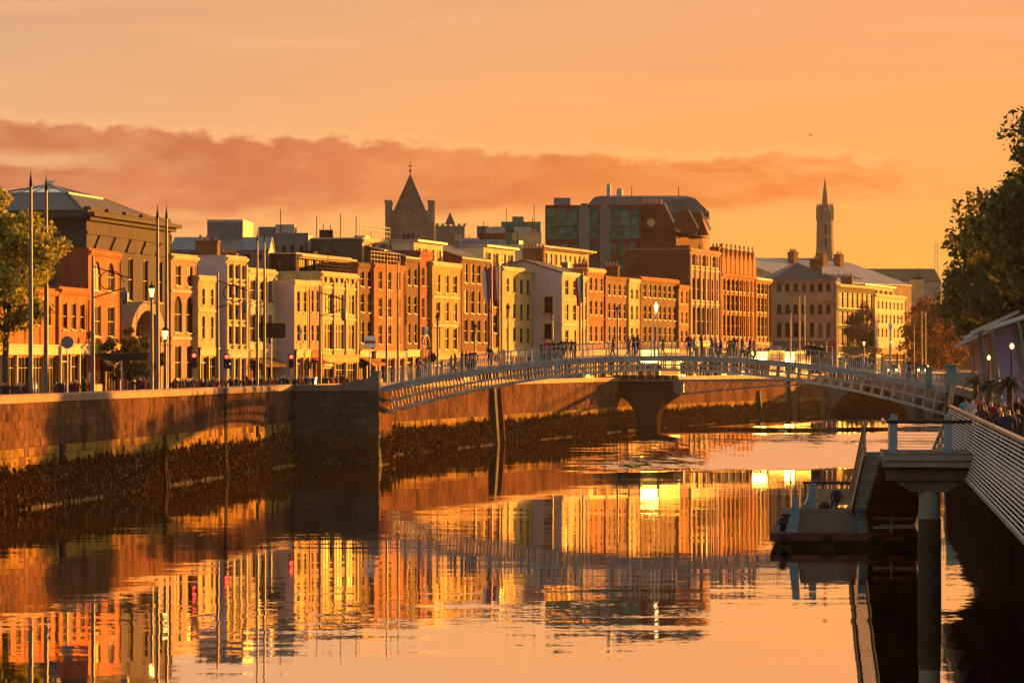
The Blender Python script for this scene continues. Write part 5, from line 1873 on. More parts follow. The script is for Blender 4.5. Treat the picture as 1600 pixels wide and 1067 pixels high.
scroll_lamp(145, 400, 'tall lamp mast with curled iron bracket in front of the narrow brick house')
scroll_lamp(340, 425, 'tall lamp mast with curled iron bracket in front of the gold and cream house')
scroll_lamp(500, 445, 'tall lamp mast with curled iron bracket in front of the three bay cream building')

RED = lamp('red_signal', (1.0, .03, .015), 4.0)
for px, y, s, lab in ((303, 558, 3.0, 'red traffic light in front of the salmon house'), (354, 560, 3.2, 'red traffic light in front of the gold and cream house'), (455, 560, 3.0, 'red traffic light in front of the dark shop by the bridge abutment')):
    p = road(px, s)
    z = PZ(y, p.y) - STREET
    root = empty('traffic_light', (p.x, p.y, STREET), R(8), lab, 'traffic light', 'traffic lights on the quay')
    b = MB(); b.lathe([(.09, 0), (.06, .3), (.055, z - .7)], 8); b.obj('signal_post', M['cream'], root)
    b = MB(); b.box(-.20, .20, -.16, .16, z - .75, z + .35); b.obj('signal_head', M['darkmetal'], root)
    for k, mt in ((0, RED), (1, M['shopdark']), (2, M['shopdark'])):
        b = MB(); b.tube((0, -.17, z + .12 - k * .32), (0, -.24, z + .12 - k * .32), .13, n=12); b.obj('signal_lens', mt, root)


def sign(px, y0, y1, w, s, label, mats, stripe=False, round_=False, cat='sign'):
    p = road(px, s)
    z0, z1 = PZ(y1, p.y) - STREET, PZ(y0, p.y) - STREET
    root = empty('street_sign', (p.x, p.y, STREET), R(6), label, cat, 'signs along the quay')
    b = MB(); b.tube((0, 0, 0), (0, 0, z1), .045, n=8); b.obj('sign_post', M['steel'], root)
    b = MB()
    if round_: b.tube((0, -.06, (z0 + z1) / 2), (0, -.10, (z0 + z1) / 2), (z1 - z0) / 2, n=16)
    else: b.box(-w / 2, w / 2, -.10, -.05, z0, z1)
    o = b.obj('sign_plate', M[mats[0]], root)
    if stripe:
        b = MB(); b.box(-w / 2 + .05, w / 2 - .05, -.112, -.103, z0 + (z1 - z0) * .35, z0 + (z1 - z0) * .6); b.obj('sign_stripe', M[mats[1]], o)


sign(578, 525, 543, 1.0, 2.6, 'white rectangular sign with a red stripe beside the dark brown brick house', ('signwhite', 'shopred'), True)
sign(105, 525, 545, .8, 2.2, 'round pale blue traffic sign in front of the small orange brick shop', ('bluegrey',), round_=True)
sign(675, 552, 566, .8, 2.6, 'round dark traffic sign behind the footbridge railing by the ochre house', ('darkmetal',), round_=True)
sign(1300, 531, 541, .8, 2.4, 'round reddish traffic sign before the mirror glass office', ('shopred',), round_=True)
sign(147, 555, 582, .7, 2.2, 'narrow dark red upright banner sign on a post before the narrow brick house', ('shopred',))
sign(424, 505, 528, 2.2, 5.0, 'dark square hanging sign board beside the grey blank flank', ('shopdark',))
sign(190, 552, 563, 3.2, 4.0, 'long dark horizontal sign board in front of the domed hall porch', ('darkmetal',))


# hanging baskets / box planters on lamp brackets
def leaf_cloud(n, rx, ry, rz, size, c=(0, 0, 0), rng=NPR, shell=.55):
    """n leaf quads inside an ellipsoid"""
    u = rng.normal(size=(n, 3))
    u /= np.linalg.norm(u, axis=1)[:, None]
    r = (shell + (1 - shell) * rng.random(n)) ** .7
    p = u * r[:, None] * np.array([rx, ry, rz]) + np.array(c)
    a = rng.normal(size=(n, 3)); a /= np.linalg.norm(a, axis=1)[:, None]
    b = rng.normal(size=(n, 3)); b -= a * (a * b).sum(1)[:, None]; b /= np.linalg.norm(b, axis=1)[:, None]
    s = size * (.40 + 1.15 * rng.random(n) ** 1.6)[:, None]
    a, b = a * s, b * s * .62
    return np.stack([p - a, p + b * .9 - a * .1, p + a, p - b * .9 - a * .1], 1)


def leaf_mat(name, c0, c1, trans=.35):
    m = bpy.data.materials.new(name)
    m.use_nodes = True
    t = m.node_tree
    t.nodes.clear()
    N = NT(t)
    geo = N.new('ShaderNodeNewGeometry')
    r = X(N, geo.outputs['Random Per Island'])
    n = N.noise(geo.outputs['Position'], .45, 3, .6)
    col = N.mix(N.smooth(r * .55 + n * .75, .35, .85), c0, c1)
    d = N.new('ShaderNodeBsdfDiffuse'); N.put(d.inputs[0], col)
    tr = N.new('ShaderNodeBsdfTranslucent'); N.put(tr.inputs[0], col)
    gl = N.new('ShaderNodeBsdfGlossy'); gl.inputs['Roughness'].default_value = .5
    mx = N.new('ShaderNodeMixShader'); mx.inputs[0].default_value = trans
    t.links.new(d.outputs[0], mx.inputs[1]); t.links.new(tr.outputs[0], mx.inputs[2])
    m2 = N.new('ShaderNodeMixShader'); m2.inputs[0].default_value = .03
    t.links.new(mx.outputs[0], m2.inputs[1]); t.links.new(gl.outputs[0], m2.inputs[2])
    o = N.new('ShaderNodeOutputMaterial'); t.links.new(m2.outputs[0], o.inputs[0])
    return m


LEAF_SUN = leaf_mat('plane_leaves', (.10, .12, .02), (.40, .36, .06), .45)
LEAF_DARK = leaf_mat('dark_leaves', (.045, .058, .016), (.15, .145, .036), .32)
LEAF_AUT = leaf_mat('autumn_leaves', (.09, .05, .018), (.22, .11, .03))
BARK = surf('bark', (.10, .07, .05), .95, .3, 2, .3, .6, 8)


def tree(x, y, z0, h, cr, label, leaf, nclump=60, per=330, lsize=.17, seed=1, zlow=.32, flat=1.0, trunk_r=.22, group='street trees along the quays', name='street_tree'):
    rng = np.random.default_rng(seed)
    rd = random.Random(seed)
    root = empty(name, (x, y, z0), rd.random() * 6, label, 'tree', group)
    b = MB()
    p = Vector((0, 0, 0))
    segs = [(p, trunk_r * 1.25)]
    for k in range(5):
        p = p + Vector((rd.uniform(-.12, .12), rd.uniform(-.12, .12), h * .12))
        segs.append((p, trunk_r * (1 - .12 * k)))
    for (a, ra), (c, rc) in zip(segs, segs[1:]): b.tube(a, c, ra, rc, 8, False)
    b.obj('trunk', BARK, root, smooth=True)
    b = MB()
    cz = h * (zlow + (1 - zlow) * .5)
    ch = h * (1 - zlow) * .5
    Q = []
    tips = []
    for k in range(nclump):
        while True:
            v = Vector((rd.uniform(-1, 1), rd.uniform(-1, 1), rd.uniform(-1, 1)))
            if .25 < v.length < 1: break
        wz = 1 - .35 * max(0, v.z)
        c = Vector((v.x * cr * wz, v.y * cr * wz, cz + v.z * ch))
        tips.append(c)
        s = cr * rd.uniform(.16, .30)
        Q.append(leaf_cloud(per, s * 1.15, s * 1.15, s * .85, lsize, tuple(c), rng, .25))
    for c in tips[::2]:
        st = segs[-1][0].lerp(segs[2][0], rd.random() * .8)
        m_ = st.lerp(c, .55) + Vector((0, 0, -.3))
        b.tube(st, m_, trunk_r * .32, trunk_r * .2, 5, False); b.tube(m_, c, trunk_r * .2, .02, 5, False)
    b.obj('limbs', BARK, root, smooth=True)
    quads_obj('crown', np.concatenate(Q), leaf, root)
    return root


p = Vector((PX(8, 208), 208))
tree(p.x, p.y, STREET, 12.6, 3.5, 'sunlit leafy yellow green tree on the quay in front of the brick shop terrace', LEAF_SUN, 70, 260, .15, 3, .30)
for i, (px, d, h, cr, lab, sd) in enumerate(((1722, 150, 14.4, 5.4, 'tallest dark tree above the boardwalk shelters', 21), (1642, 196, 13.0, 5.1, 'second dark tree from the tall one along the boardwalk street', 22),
                                             (1592, 246, 11.5, 4.8, 'dark tree whose crown reaches farthest over the river', 23), (1606, 292, 10.8, 4.6, 'hidden dark tree added behind the river-reaching one to shade the quay wall', 24))):  # last tree is out of sight, added to cast shade on the quay wall
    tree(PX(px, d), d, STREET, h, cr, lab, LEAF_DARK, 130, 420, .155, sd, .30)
tree(PX(1452, 600), 600, STREET, 13.5, 4.6, 'small round autumn tree at the far end of the river street', LEAF_AUT, 70, 150, .24, 31, .12)
tree(PX(1478, 640), 640, STREET, 13.0, 5.2, 'second autumn tree half behind the dark crowns', LEAF_AUT, 60, 150, .26, 32, .10)

# climbing greenery and trees before the domed hall porch
for px, s, h, cr, lab, sd in ((196, 12, 5.2, 1.9, 'small dark bush tree at the foot of the domed hall', 41), (225, 11, 4.6, 1.7, 'small dark bush tree under the hall porch arch', 42)):
    q = road(px, s)
    tree(q.x, q.y, STREET, h, cr, lab, LEAF_DARK, 22, 160, .14, sd, .3, trunk_r=.09, group='bush trees before the domed hall', name='bush_tree')

# ------------------------------------------------------------------ people
def person_mesh(pose, seed):
    """one continuous body grown over a skeleton; slots: 0 coat, 1 trousers, 2 skin, 3 hair"""
    rd = random.Random(seed)
    V, E, Rr = [], [], []
    def v(x, y, z, r):
        V.append((x, y, z)); Rr.append(r); return len(V) - 1
    def e(a, b_): E.append((a, b_))
    sit = pose == 'sit'
    hip = .48 if sit else .92
    st = {'walk': .22, 'stand': .04, 'sit': 0}[pose]
    pel = v(0, 0, hip, .135)
    w = v(0, .0, hip + .18, .125); e(pel, w)
    c = v(0, .01, hip + .40, .155); e(w, c)
    sh = v(0, .0, hip + .54, .105); e(c, sh)
    nk = v(0, -.015, hip + .62, .055); e(sh, nk)
    hd = v(0, -.03, hip + .71, .088); e(nk, hd)
    tp_ = v(0, -.02, hip + .80, .075); e(hd, tp_)
    ns = v(0, -.125, hip + .715, .016); e(hd, ns)
    for s in (-1, 1):
        f = s * st
        h_ = v(s * .095, 0, hip - .06, .098); e(pel, h_)
        if sit:
            kn = v(s * .11, -.42, hip + .02, .068); e(h_, kn)
            an = v(s * .11, -.44, .08, .045); e(kn, an)
            to = v(s * .12, -.60, .04, .04); e(an, to)
        else:
            kn = v(s * .10, -.06 - f * .45, .49, .066); e(h_, kn)
            an = v(s * .10, -f + .05, .09 + (.03 if f < 0 else 0), .045); e(kn, an)
            to = v(s * .115, -f - .12, .04, .038); e(an, to)
        so = v(s * .185, .0, hip + .50, .066); e(sh, so)
        if sit:
            el_ = v(s * .22, -.10, hip + .25, .05); e(so, el_)
            ha = v(s * .12, -.30, hip + .16, .036); e(el_, ha)
        else:
            el_ = v(s * .235, .02 + f * .45, hip + .22, .050); e(so, el_)
            ha = v(s * .235, -.06 + f * .8, hip - .02, .036); e(el_, ha)
        hb = v(V[ha][0] - s * .01, V[ha][1] - .05, V[ha][2] - .08, .026); e(ha, hb)
        for q, dx in enumerate((-.018, 0, .018)):
            fb_ = v(V[hb][0] + dx, V[hb][1] - .02, V[hb][2] - .07, .009); e(hb, fb_)
    me = bpy.data.meshes.new('person_skeleton')
    me.from_pydata(V, E, [])
    o = bpy.data.objects.new('person_skeleton', me)
    COL.objects.link(o)
    md = o.modifiers.new('skin', 'SKIN')
    for i, sv in enumerate(me.skin_vertices[0].data):
        sv.radius = (Rr[i], Rr[i])
        sv.use_root = (i == 0)
    md.use_smooth_shade = True
    s2 = o.modifiers.new('sub', 'SUBSURF'); s2.levels = 1; s2.render_levels = 1
    dg = bpy.context.evaluated_depsgraph_get()
    out = bpy.data.meshes.new_from_object(o.evaluated_get(dg))
    out.name = 'person'
    bpy.data.objects.remove(o)
    bpy.data.meshes.remove(me)
    out.materials.clear()
    for m_ in (M['coat'], M['trousers'], M['skin'], M['hair']): out.materials.append(m_)
    long_ = seed % 2
    for p_ in out.polygons:
        cx, cy_, cz = p_.center
        k = 0
        if cz < hip - .02 and abs(cx) < .19: k = 1
        if sit and cz < hip + .10 and (cy_ < -.12) and not (abs(cx) < .16 and cz > hip + .12): k = 1
        if cz < .075: k = 3
        if cz > hip + .60:
            k = 2
            if cz > hip + .765 or cy_ > (-.03 if cz > hip + .69 else .0): k = 3
        if not sit and abs(cx) > .19 and cz < hip + .0: k = 2
        if long_ and cz > hip + .46 and cy_ > .055 and abs(cx) < .1: k = 3
        p_.material_index = k
        p_.use_smooth = True
    return out


M['coat'] = surf('coat_charcoal', (.035, .033, .036), .9, .2)
M['trousers'] = surf('trousers_dark', (.030, .030, .038), .9, .2)
M['skin'] = surf('skin', (.50, .30, .21), .6, .08)
M['hair'] = surf('hair_dark', (.045, .028, .018), .7, .2)
COATS = [('charcoal', M['coat'])] * 3 + [('navy', surf('coat_navy', (.028, .036, .075), .9, .15)), ('brown', surf('coat_brown', (.12, .065, .035), .9, .15)), ('black', surf('coat_black', (.014, .014, .015), .9, .15)),
         ('red', surf('coat_red', (.36, .035, .03), .9, .15)), ('maroon', surf('coat_maroon', (.12, .02, .035), .9, .15)), ('pale grey', surf('coat_grey', (.36, .35, .36), .9, .12)), ('white', surf('coat_white', (.68, .64, .6), .9, .08))]
BLUE = ('light blue', surf('coat_sky_blue', (.12, .32, .46), .9, .1))
HAIRS = [M['hair']] * 3 + [surf('hair_brown', (.12, .065, .03), .7, .2), surf('hair_fair', (.42, .28, .12), .7, .2), surf('hair_grey', (.30, .28, .27), .7, .2)]
PM = {('walk', 0): person_mesh('walk', 0), ('walk', 1): person_mesh('walk', 1), ('stand', 0): person_mesh('stand', 2), ('stand', 1): person_mesh('stand', 3), ('sit', 0): person_mesh('sit', 4)}
ORD = 'first second third fourth fifth sixth seventh eighth ninth tenth eleventh twelfth thirteenth fourteenth fifteenth sixteenth seventeenth eighteenth nineteenth twentieth'.split()
TENS = {2: 'twenty', 3: 'thirty', 4: 'forty', 5: 'fifty', 6: 'sixty', 7: 'seventy', 8: 'eighty', 9: 'ninety'}
TENTH = {2: 'twentieth', 3: 'thirtieth', 4: 'fortieth', 5: 'fiftieth', 6: 'sixtieth', 7: 'seventieth', 8: 'eightieth', 9: 'ninetieth'}


def nth(i):
    if i < 20: return ORD[i]
    t_, u_ = divmod(i + 1, 10)
    return TENTH[t_] if u_ == 0 else TENS[t_] + ' ' + ORD[u_ - 1]


def person(x, y, z, rz, pose, coat, label, group, scale=1.0):
    o = link('person', PM[(pose, RND.choice((0, 1)) if pose != 'sit' else 0)], None, (x, y, z), rz)
    s = scale * RND.uniform(.93, 1.05)
    o.scale = (s, s, s)
    for i, mt in ((0, coat[1]), (1, RND.choice((M['trousers'], M['trousers'], COATS[3][1], COATS[5][1]))), (3, RND.choice(HAIRS))):
        o.material_slots[i].link = 'OBJECT'
        o.material_slots[i].material = mt
    return props(o, label, 'person', group)


# along the south quay, behind the parapet
spots = []
for lo, hi, n in ((2, 40, 5), (85, 118, 6), (118, 150, 3), (205, 245, 5), (268, 345, 15), (350, 440, 16), (440, 545, 14)):
    for k in range(n): spots.append(lo + (hi - lo) * (k + RND.uniform(.2, .8)) / n)
spots.sort()
for i, px in enumerate(spots):
    q = road(px, RND.uniform(1.3, 3.6))
    c = RND.choice(COATS[:8])
    person(q.x, q.y, STREET, R(RND.choice((-6, 174, 60))) + RND.uniform(-.4, .4), RND.choice(('walk', 'walk', 'stand')), c, 'person in %s coat, %s along the quay parapet from the leafy tree' % (c[0], nth(i)), 'pedestrians behind the quay parapet', 1.0)
# on the footbridge
spots = sorted([705, 711, 722, 728, 735, 741] + [846, 853, 858, 866, 872, 878, 884, 893, 899] + [958, 982, 990, 997] + [1076, 1084, 1096, 1112, 1118, 1126, 1140, 1148, 1160, 1172, 1178] + [1262, 1271, 1283, 1420, 1432] + [655, 765, 1036])
for i, px in enumerate(spots):
    k = (px - 800) / FPX
    y_off = RND.uniform(.5, 3.2)
    nb = Vector((-bt.y, bt.x))
    base = BL + nb * y_off
    u = (k * base.y - base.x) / (bt.x - k * bt.y)
    u = min(max(u, .6), SPAN - .6)
    pos = base + bt * u
    c = RND.choice(COATS[:8])
    person(pos.x, pos.y, ctop(u) + .16, math.atan2(bt.y, bt.x) + R(RND.choice((90, -90, 0))), RND.choice(('walk', 'stand', 'walk')), c, 'person in %s coat crossing the footbridge, %s from its abutment end' % (c[0], nth(i)), 'people crossing the footbridge')
# on the boardwalk
bl = []
for k in range(84):
    d_ = 76 + (k / 83) ** 1.15 * 86
    bl.append((d_, RND.uniform(.3, 2.7)))
for i, (d_, w_) in enumerate(sorted(bl, reverse=True)):
    c = RND.choice(COATS[:8] + COATS)
    if i == 0: c, w_ = BLUE, .55
    pose = RND.choice(('walk', 'walk', 'stand'))
    person(4.28 + .0937 * d_ + w_, d_, 4.555, R(RND.choice((0, 180, 180))) + RND.uniform(-.3, .3), pose, c, 'person in %s top on the crowded boardwalk, %s from the footbridge end' % (c[0], nth(i)), 'crowd on the boardwalk')
a_ = math.atan2(-.0937, 1)
for i, (x, coat, lab) in enumerate(((2.55, COATS[3], 'person in navy jacket seated on the pontoon bench nearer the open water'), (3.9, COATS[5], 'person in black jacket seated on the pontoon bench nearer the gangway'))):
    q = pt.matrix_basis @ Vector((x, 11.75, .62)) if False else Matrix.Translation(pt.location) @ Matrix.Rotation(pt.rotation_euler[2], 4, 'Z') @ Vector((x, 20.95, .62))
    person(q.x, q.y, .62, pt.rotation_euler[2] + R(15 * (1 if i else -1)), 'sit', coat, lab, 'people on the pontoon bench')
q = MB(); q.lathe([(.20, 0), (.26, .1), (.25, .42), (.12, .55), (.06, .58)], 10)
o = q.obj('rucksack', M['shopdark'], None, tuple(Matrix.Translation(pt.location) @ Matrix.Rotation(pt.rotation_euler[2], 4, 'Z') @ Vector((2.0, 19.6, .62)))); props(o, 'dark rucksack lying on the pontoon deck by the bench', 'bag')

# ------------------------------------------------------------------ vehicles with their lamps on
HEAD = lamp('headlight', lin((255, 226, 150)), 60.0)


def car(px, s, label, paint, glow=HEAD, van=False, d=None):
    q = road(px, s)
    a, b_ = road(px - 4, s), road(px + 4, s)
    ang = math.atan2(b_.y - a.y, b_.x - a.x)
    root = empty('delivery_van' if van else 'car', (q.x, q.y, STREET + .01), ang, label, 'van' if van else 'car', 'vehicles on the quay with headlights on')
    L, Wd = (5.2, 1.95) if van else (4.3, 1.75)
    if van: prof = [(0, .35), (L, .35), (L, 2.25), (1.3, 2.3), (.75, 1.45), (.08, 1.05)]
    else: prof = [(0, .32), (L, .32), (L, .85), (L - .35, .95), (L - 1.0, 1.45), (1.75, 1.47), (1.05, .95), (.08, .78)]
    b = MB()
    w2 = Wd / 2
    f = lambda p, y: (p[0], y * (1 - .12 * max(0, p[1] - .9)), p[1])
    b.face(*[f(p, -w2) for p in prof]); b.face(*[f(p, w2) for p in reversed(prof)])
    for i in range(len(prof)):
        p, p2 = prof[i], prof[(i + 1) % len(prof)]
        b.face(f(p, -w2), f(p, w2), f(p2, w2), f(p2, -w2))
    b.obj('body', paint, root)
    b = MB()
    if van: b.hexa([(.74, -.75, 1.46), (.74, .75, 1.46), (.80, .75, 1.46), (.80, -.75, 1.46)], [(1.24, -.7, 2.2), (1.24, .7, 2.2), (1.30, .7, 2.2), (1.30, -.7, 2.2)])
    else: b.hexa([(1.05, -.72, .98), (1.05, .72, .98), (1.12, .72, .98), (1.12, -.72, .98)], [(1.68, -.66, 1.42), (1.68, .66, 1.42), (1.75, .66, 1.42), (1.75, -.66, 1.42)])
    b.obj('windscreen', G[2], root)
    for x in (.85, L - .85):
        for y in (-w2 + .08, w2 - .08):
            b = MB(); b.tube((x, y - .1, .31), (x, y + .1, .31), .31, n=14); wh = b.obj('wheel', M['shopdark'], root)
    for y in (-w2 + .32, w2 - .32):
        b = MB(); b.tube((.02, y, .72 if not van else .9), (-.06, y, .72 if not van else .9), .16, n=12); b.obj('headlight', glow, root)
    b = MB(); b.box(-.08, .02, -w2 * .95, w2 * .95, .35, .55); b.obj('bumper', M['darkmetal'], root)


PAINT = [surf('car_silver', (.5, .5, .5), .3, .05, metal=.5), surf('car_dark', (.03, .03, .035), .3, .05), surf('van_white', (.7, .7, .68), .4, .05)]


SCREEN_GLINT = lamp('glint_glass', lin((255, 190, 84)), 3.0)  # upper windscreen made to glow to lengthen the glint in the water
BUSY = surf('bus_yellow', (.30, .18, .02), .6, .06)
BUSB = surf('bus_blue', (.05, .07, .20), .45, .06)
DISPLAY = lamp('destination_display', lin((255, 196, 80)), 26.0)


def bus(px, s, label):
    q = road(px, s)
    a, b_ = road(px - 4, s), road(px + 4, s)
    root = empty('double_decker_bus', (q.x, q.y, STREET + .01), math.atan2(b_.y - a.y, b_.x - a.x), label, 'bus', 'buses on the quay with lights on')
    L, w = 10.8, 1.25
    b = MB()
    for z0, z1, k in ((.32, 1.0, 0), (1.0, 2.75, 1), (2.75, 4.3, 0)):
        b.k = k
        b.hexa([(0, -w, z0), (L, -w, z0), (L, w, z0), (0, w, z0)], [(.04 if z1 < 4 else .25, -w, z1), (L, -w, z1), (L, w, z1), (.04 if z1 < 4 else .25, w, z1)])
    b.obj('body', [BUSY, BUSB], root)
    for y in (-w - .012, w + .012):
        for z0, z1 in ((1.2, 2.2), (3.0, 3.9)):
            for k in range(6):
                q = MB(); q.box(.8 + k * 1.6, 2.25 + k * 1.6, y - .01, y + .01, z0, z1); q.obj('side_window', G[1], root)
    q = MB(); q.hexa([(-.02, -1.1, 1.1), (-.02, 1.1, 1.1), (.02, 1.1, 1.1), (.02, -1.1, 1.1)], [(-.015, -1.1, 2.5), (-.015, 1.1, 2.5), (.025, 1.1, 2.5), (.025, -1.1, 2.5)]); q.obj('windscreen', G[2], root)
    q = MB(); q.hexa([(.03, -1.1, 3.35), (.03, 1.1, 3.35), (.08, 1.1, 3.35), (.08, -1.1, 3.35)], [(.17, -1.1, 4.15), (.17, 1.1, 4.15), (.23, 1.1, 4.15), (.23, -1.1, 4.15)]); q.obj('upper_windscreen', SCREEN_GLINT, root)
    q = MB(); q.box(-.06, .05, -.95, .95, 2.72, 3.25); q.obj('destination_display', DISPLAY, root)
    for y in (-.95, .95):
        q = MB(); q.tube((.0, y, .75), (-.07, y, .75), .15, n=12); q.obj('headlight', HEAD, root)
    for x in (2.3, 8.2):
        for y in (-w + .1, w - .1):
            q = MB(); q.tube((x, y - .14, .46), (x, y + .14, .46), .46, n=16); q.obj('wheel', M['shopdark'], root)
    for y in (-w - .14, w + .14):
        q = MB(); q.box(-.2, -.05, y - .09, y + .09, 1.9, 2.4); q.obj('wing_mirror', M['darkmetal'], root)


bus(1014, 2.4, 'double decker bus with dazzling amber display above the modern bridge pier')
bus(1187, 2.3, 'double decker bus with glowing display before the ornate gabled block')
bus(1230, 2.3, 'double decker bus with glowing display before the corner building')
car(900, 3.2, 'dark car on the quay behind the footbridge crest', PAINT[1])
car(1145, 3.4, 'dark car nearer the pilastered block', PAINT[1])
car(470, 6.5, 'silver car beside the dark shop by the abutment', PAINT[0])
for px, lab in ((1395, 'far car with lit headlights before the pale apartment block'), (1441, 'far car with lit headlights under the autumn tree')):
    d = 545
    root = empty('car', (PX(px, d), d, STREET + .9), R(80), lab, 'car', 'vehicles on the quay with headlights on')
    b = MB(); b.hexa([(0, -.85, .3), (4.2, -.85, .3), (4.2, .85, .3), (0, .85, .3)], [(.1, -.85, .85), (4.1, -.85, .9), (4.1, .85, .9), (.1, .85, .85)]); b.hexa([(1.1, -.8, .86), (3.6, -.8, .86), (3.6, .8, .86), (1.1, .8, .86)], [(1.7, -.68, 1.42), (3.0, -.68, 1.42), (3.0, .68, 1.42), (1.7, .68, 1.42)]); b.obj('body', PAINT[1], root)
    for y in (-.55, .55):
        b = MB(); b.tube((.02, y, .65), (-.06, y, .65), .16, n=10); b.obj('headlight', lamp('headlight_far', lin((255, 200, 110)), 14.0) if 'headlight_far' not in MATS else MATS['headlight_far'], root)
        for x in (.8, 3.4):
            b = MB(); b.tube((x, y * 1.4 - .1, .3), (x, y * 1.4 + .1, .3), .3, n=12); b.obj('wheel', M['shopdark'], root)

# ------------------------------------------------------------------ shelters, palms and banners above the boardwalk
def shelter(d, px0, px1, yroof, label, panel=None, lean=.5):
    x0, x1 = PX(px0, d), PX(px1, d)
    z = PZ(yroof, d)
    root = empty('boardwalk_shelter', (x0, d, 4.56), math.atan2(-.0937, 1), label, 'shelter', 'grey steel shelters above the boardwalk')
    w, h = x1 - x0, z - 4.56
    b = MB(); b.hexa([(-.3, -.6, h - .46), (w, -.6, h + .39), (w, 4.2, h + .39), (-.3, 4.2, h - .46)], [(-.3, -.6, h - .41), (w, -.6, h + .44), (w, 4.2, h + .44), (-.3, 4.2, h - .41)]); b.obj('roof', M['metal'], root)
    for y in (-.55, 1.8, 4.1):
        q = MB(); q.bar((-.35, y, h - .35), (w + .05, y, h + .52), .08, .10); q.obj('roof_beam', M['steel'], root)
        q = MB(); q.bar((w * .3 + lean, y, 0), (w * .3, y, h - .12), .09, .09, (0, 1, 0)); q.obj('post', M['metal'], root)
    if panel:
        q = MB(); q.hexa([(w * .34 + lean, .3, .9), (w * 1.0 + lean * .6, .3, .9), (w * 1.0 + lean * .6, .36, .9), (w * .34 + lean, .36, .9)], [(w * .34, .3, h - .2), (w * 1.0, .3, h + .15), (w * 1.0, .36, h + .15), (w * .34, .36, h - .2)]); q.obj('banner', M[panel], root)


shelter(205, 1504, 1548, 530, 'farthest steel boardwalk shelter with pinkish screens', 'pink')
shelter(176, 1520, 1566, 516, 'second farthest steel boardwalk shelter', None)
shelter(152, 1533, 1590, 506, 'steel boardwalk shelter hung with a purple banner', 'purple')
shelter(126, 1560, 1660, 497, 'nearest steel boardwalk shelter at the picture edge', None, .8)
PALM = leaf_mat('palm_fronds', (.025, .045, .015), (.075, .085, .03), .15)
for i, (px, d, zt, lab) in enumerate(((1524, 158, 7.1, 'spiky dark palm nearest the footbridge landing'), (1546, 138, 7.0, 'spiky dark palm in the middle of the boardwalk planting'), (1578, 122, 7.2, 'spiky dark palm nearest the picture edge'))):
    x = PX(px, d)
    root = empty('palm_plant', (x, d, 4.56), RND.random(), lab, 'palm', 'spiky palms on the boardwalk')
    b = MB(); b.lathe([(.35, 0), (.42, .1), (.45, .7), (.38, .72)], 10); b.obj('pot', M['metal'], root)
    b = MB(); b.lathe([(.13, .6), (.10, zt - 4.9), (.14, zt - 4.56)], 8); b.obj('trunk', BARK, root)
    Q = []
    for k in range(46):
        an, up = RND.random() * 6.28, RND.uniform(-.5, .9)
        L = RND.uniform(.6, 1.1)
        dv = Vector((math.cos(an), math.sin(an), up)).normalized()
        sd_ = Vector((-math.sin(an), math.cos(an), 0)) * .09
        o_ = Vector((0, 0, zt - 4.6))
        for j in range(3):
            f0, f1 = j / 3, (j + 1) / 3
            g = lambda f: o_ + dv * L * f + Vector((0, 0, -.5 * L * f * f))
            Q.append([g(f0) - sd_ * (1 - f0), g(f0) + sd_ * (1 - f0), g(f1) + sd_ * (1 - f1 + .05), g(f1) - sd_ * (1 - f1 + .05)])
    quads_obj('crown', np.array(Q, dtype=float), PALM, root)
for px, d, y, lab in ((1545, 170, 559, 'small glowing globe lamp beneath the purple banner'), (1581, 140, 541, 'small glowing globe lamp beside the nearest shelter posts')):
    root = empty('globe_lamp', (PX(px, d), d, 4.56), 0, lab, 'lamp', 'globe lamps on the boardwalk')
    z = PZ(y, d) - 4.56
    b = MB(); b.lathe([(.09, 0), (.05, .2), (.04, z - .1)], 8); b.obj('lamp_post', M['darkmetal'], root)
    b = MB(); b.lathe([(.03, -.12), (.07, -.05), (.085, 0), (.07, .06), (.02, .12)], 10, (0, 0, z)); b.obj('lamp_globe', LIT, root)

# ------------------------------------------------------------------ birds
def bird(x, y, z, rz, label, cat='gull', fly=False, s=1.0):
    root = empty('gull', (x, y, z), rz, label, cat)
    root.scale = (s, s, s)
    b = MB(); b.lathe([(.01, -.26), (.06, -.16), (.10, 0), (.09, .10), (.05, .18), (.06, .24), (.05, .29), (.01, .33)], 8)
    o = b.obj('body', M['signwhite'], root, (0, 0, .12), smooth=True); o.rotation_euler = (R(78), 0, 0)
    b = MB()
    for s_ in (-1, 1):
        if fly: b.hexa([(s_ * .05, -.10, .14), (s_ * .05, .10, .14), (s_ * .55, .06, .26), (s_ * .55, -.04, .26)], [(s_ * .05, -.10, .16), (s_ * .05, .10, .16), (s_ * .55, .06, .27), (s_ * .55, -.04, .27)])
        else: b.hexa([(s_ * .075, -.12, .10), (s_ * .105, -.12, .10), (s_ * .06, .30, .17), (s_ * .03, .30, .17)], [(s_ * .06, -.12, .20), (s_ * .09, -.12, .20), (s_ * .05, .30, .19), (s_ * .03, .30, .19)])
    b.obj('wings', M['steel'], root)
    b = MB(); b.lathe([(.018, 0), (.003, .07)], 6); k = b.obj('beak', M['yellow'], root, (0, -.31, .19)); k.rotation_euler = (R(100), 0, 0)


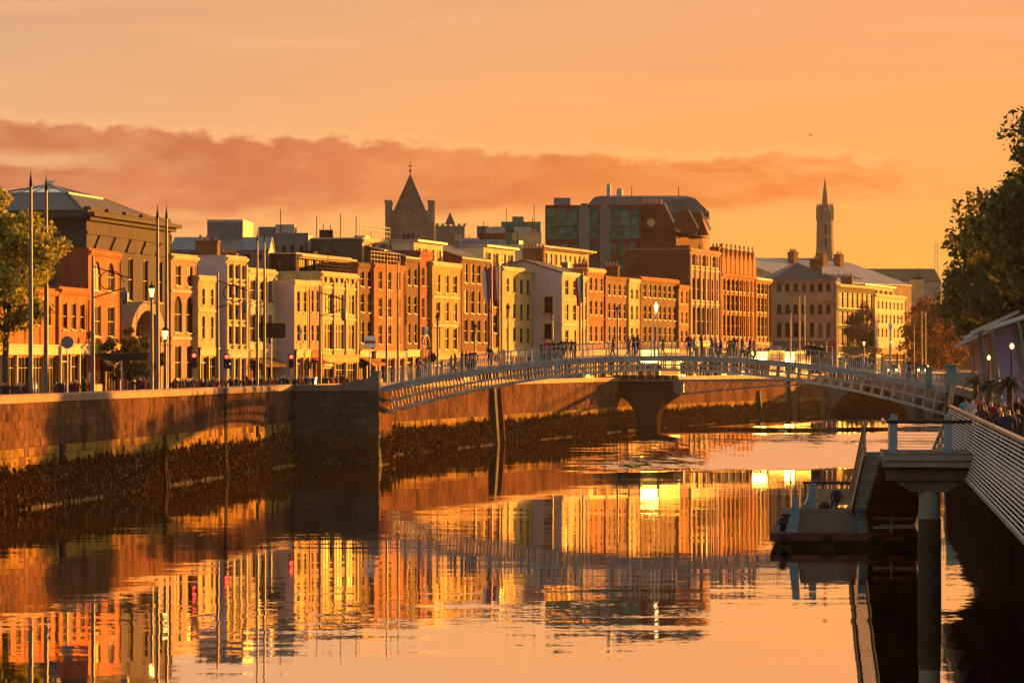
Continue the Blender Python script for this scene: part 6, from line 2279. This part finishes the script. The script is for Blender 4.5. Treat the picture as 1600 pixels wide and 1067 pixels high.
dy_ = 44694 / (691 - 565.0)
bird(PX(1333, dy_), dy_, -.03, R(80), 'gull floating alone on the bright ruffled water')
for i, px in enumerate((1219, 1226)):
    bird(PX(px, 410), 410, -.03, R(60 + 200 * i), 'gull floating on the bright water far up the river, %s of two' % ('nearer the quay wall' if i == 0 else 'nearer the boardwalk'))
k_ = domed = [o for o in COL.objects if o.name == 'domed_hall'][0]
W_, H_, D_ = k_['dims']
ang = k_.rotation_euler[2]
lp = Matrix.Translation(k_.location) @ Matrix.Rotation(ang, 4, 'Z') @ Vector((W_ * .50, D_ * .50, H_ + 2.93))
bird(lp.x, lp.y, lp.z, R(70), 'gull perched on the peak of the glazed roof lantern', s=1.7)
bird(PX(1267, 500), 500, PZ(213, 500), R(40), 'gull flying high in the sky over the far steeple', fly=True)

# thin mast far behind the dark trees
root = empty('lattice_mast', (PX(1463, 900), 900, STREET), 0, 'thin far lattice mast beside the dark tree crowns', 'mast')
b = MB()
zt = PZ(378, 900) - STREET
for sx, sy in ((-.7, -.7), (.7, -.7), (.7, .7), (-.7, .7)): b.tube((sx, sy, 0), (sx * .4, sy * .4, zt), .07, .05, 4)
b.obj('mast_leg', M['steel'], root)
b = MB()
for k in range(22):
    z0, z1 = zt * k / 22, zt * (k + 1) / 22
    w0, w1 = .7 - .42 * k / 22, .7 - .42 * (k + 1) / 22
    b.bar((-w0, -w0, z0), (w1, -w1, z1), .05, .05); b.bar((w0, -w0, z0), (w1, w1, z1), .05, .05)
b.obj('mast_brace', M['steel'], root)

# ------------------------------------------------------------------ warm evening air
def haze():
    m = bpy.data.materials.new('evening_haze')
    m.use_nodes = True
    t = m.node_tree
    t.nodes.clear()
    v = t.nodes.new('ShaderNodeVolumePrincipled')
    v.inputs['Color'].default_value = (.95, .86, .76, 1)
    v.inputs['Density'].default_value = HAZE_DENSITY
    v.inputs['Anisotropy'].default_value = .35
    o = t.nodes.new('ShaderNodeOutputMaterial')
    t.links.new(v.outputs[0], o.inputs['Volume'])
    b = MB()
    b.box(-3700, 2500, -260, 6100, -3.0, 72.0)
    props(b.obj('haze', m), kind='stuff')


HAZE_DENSITY = .00003
haze()
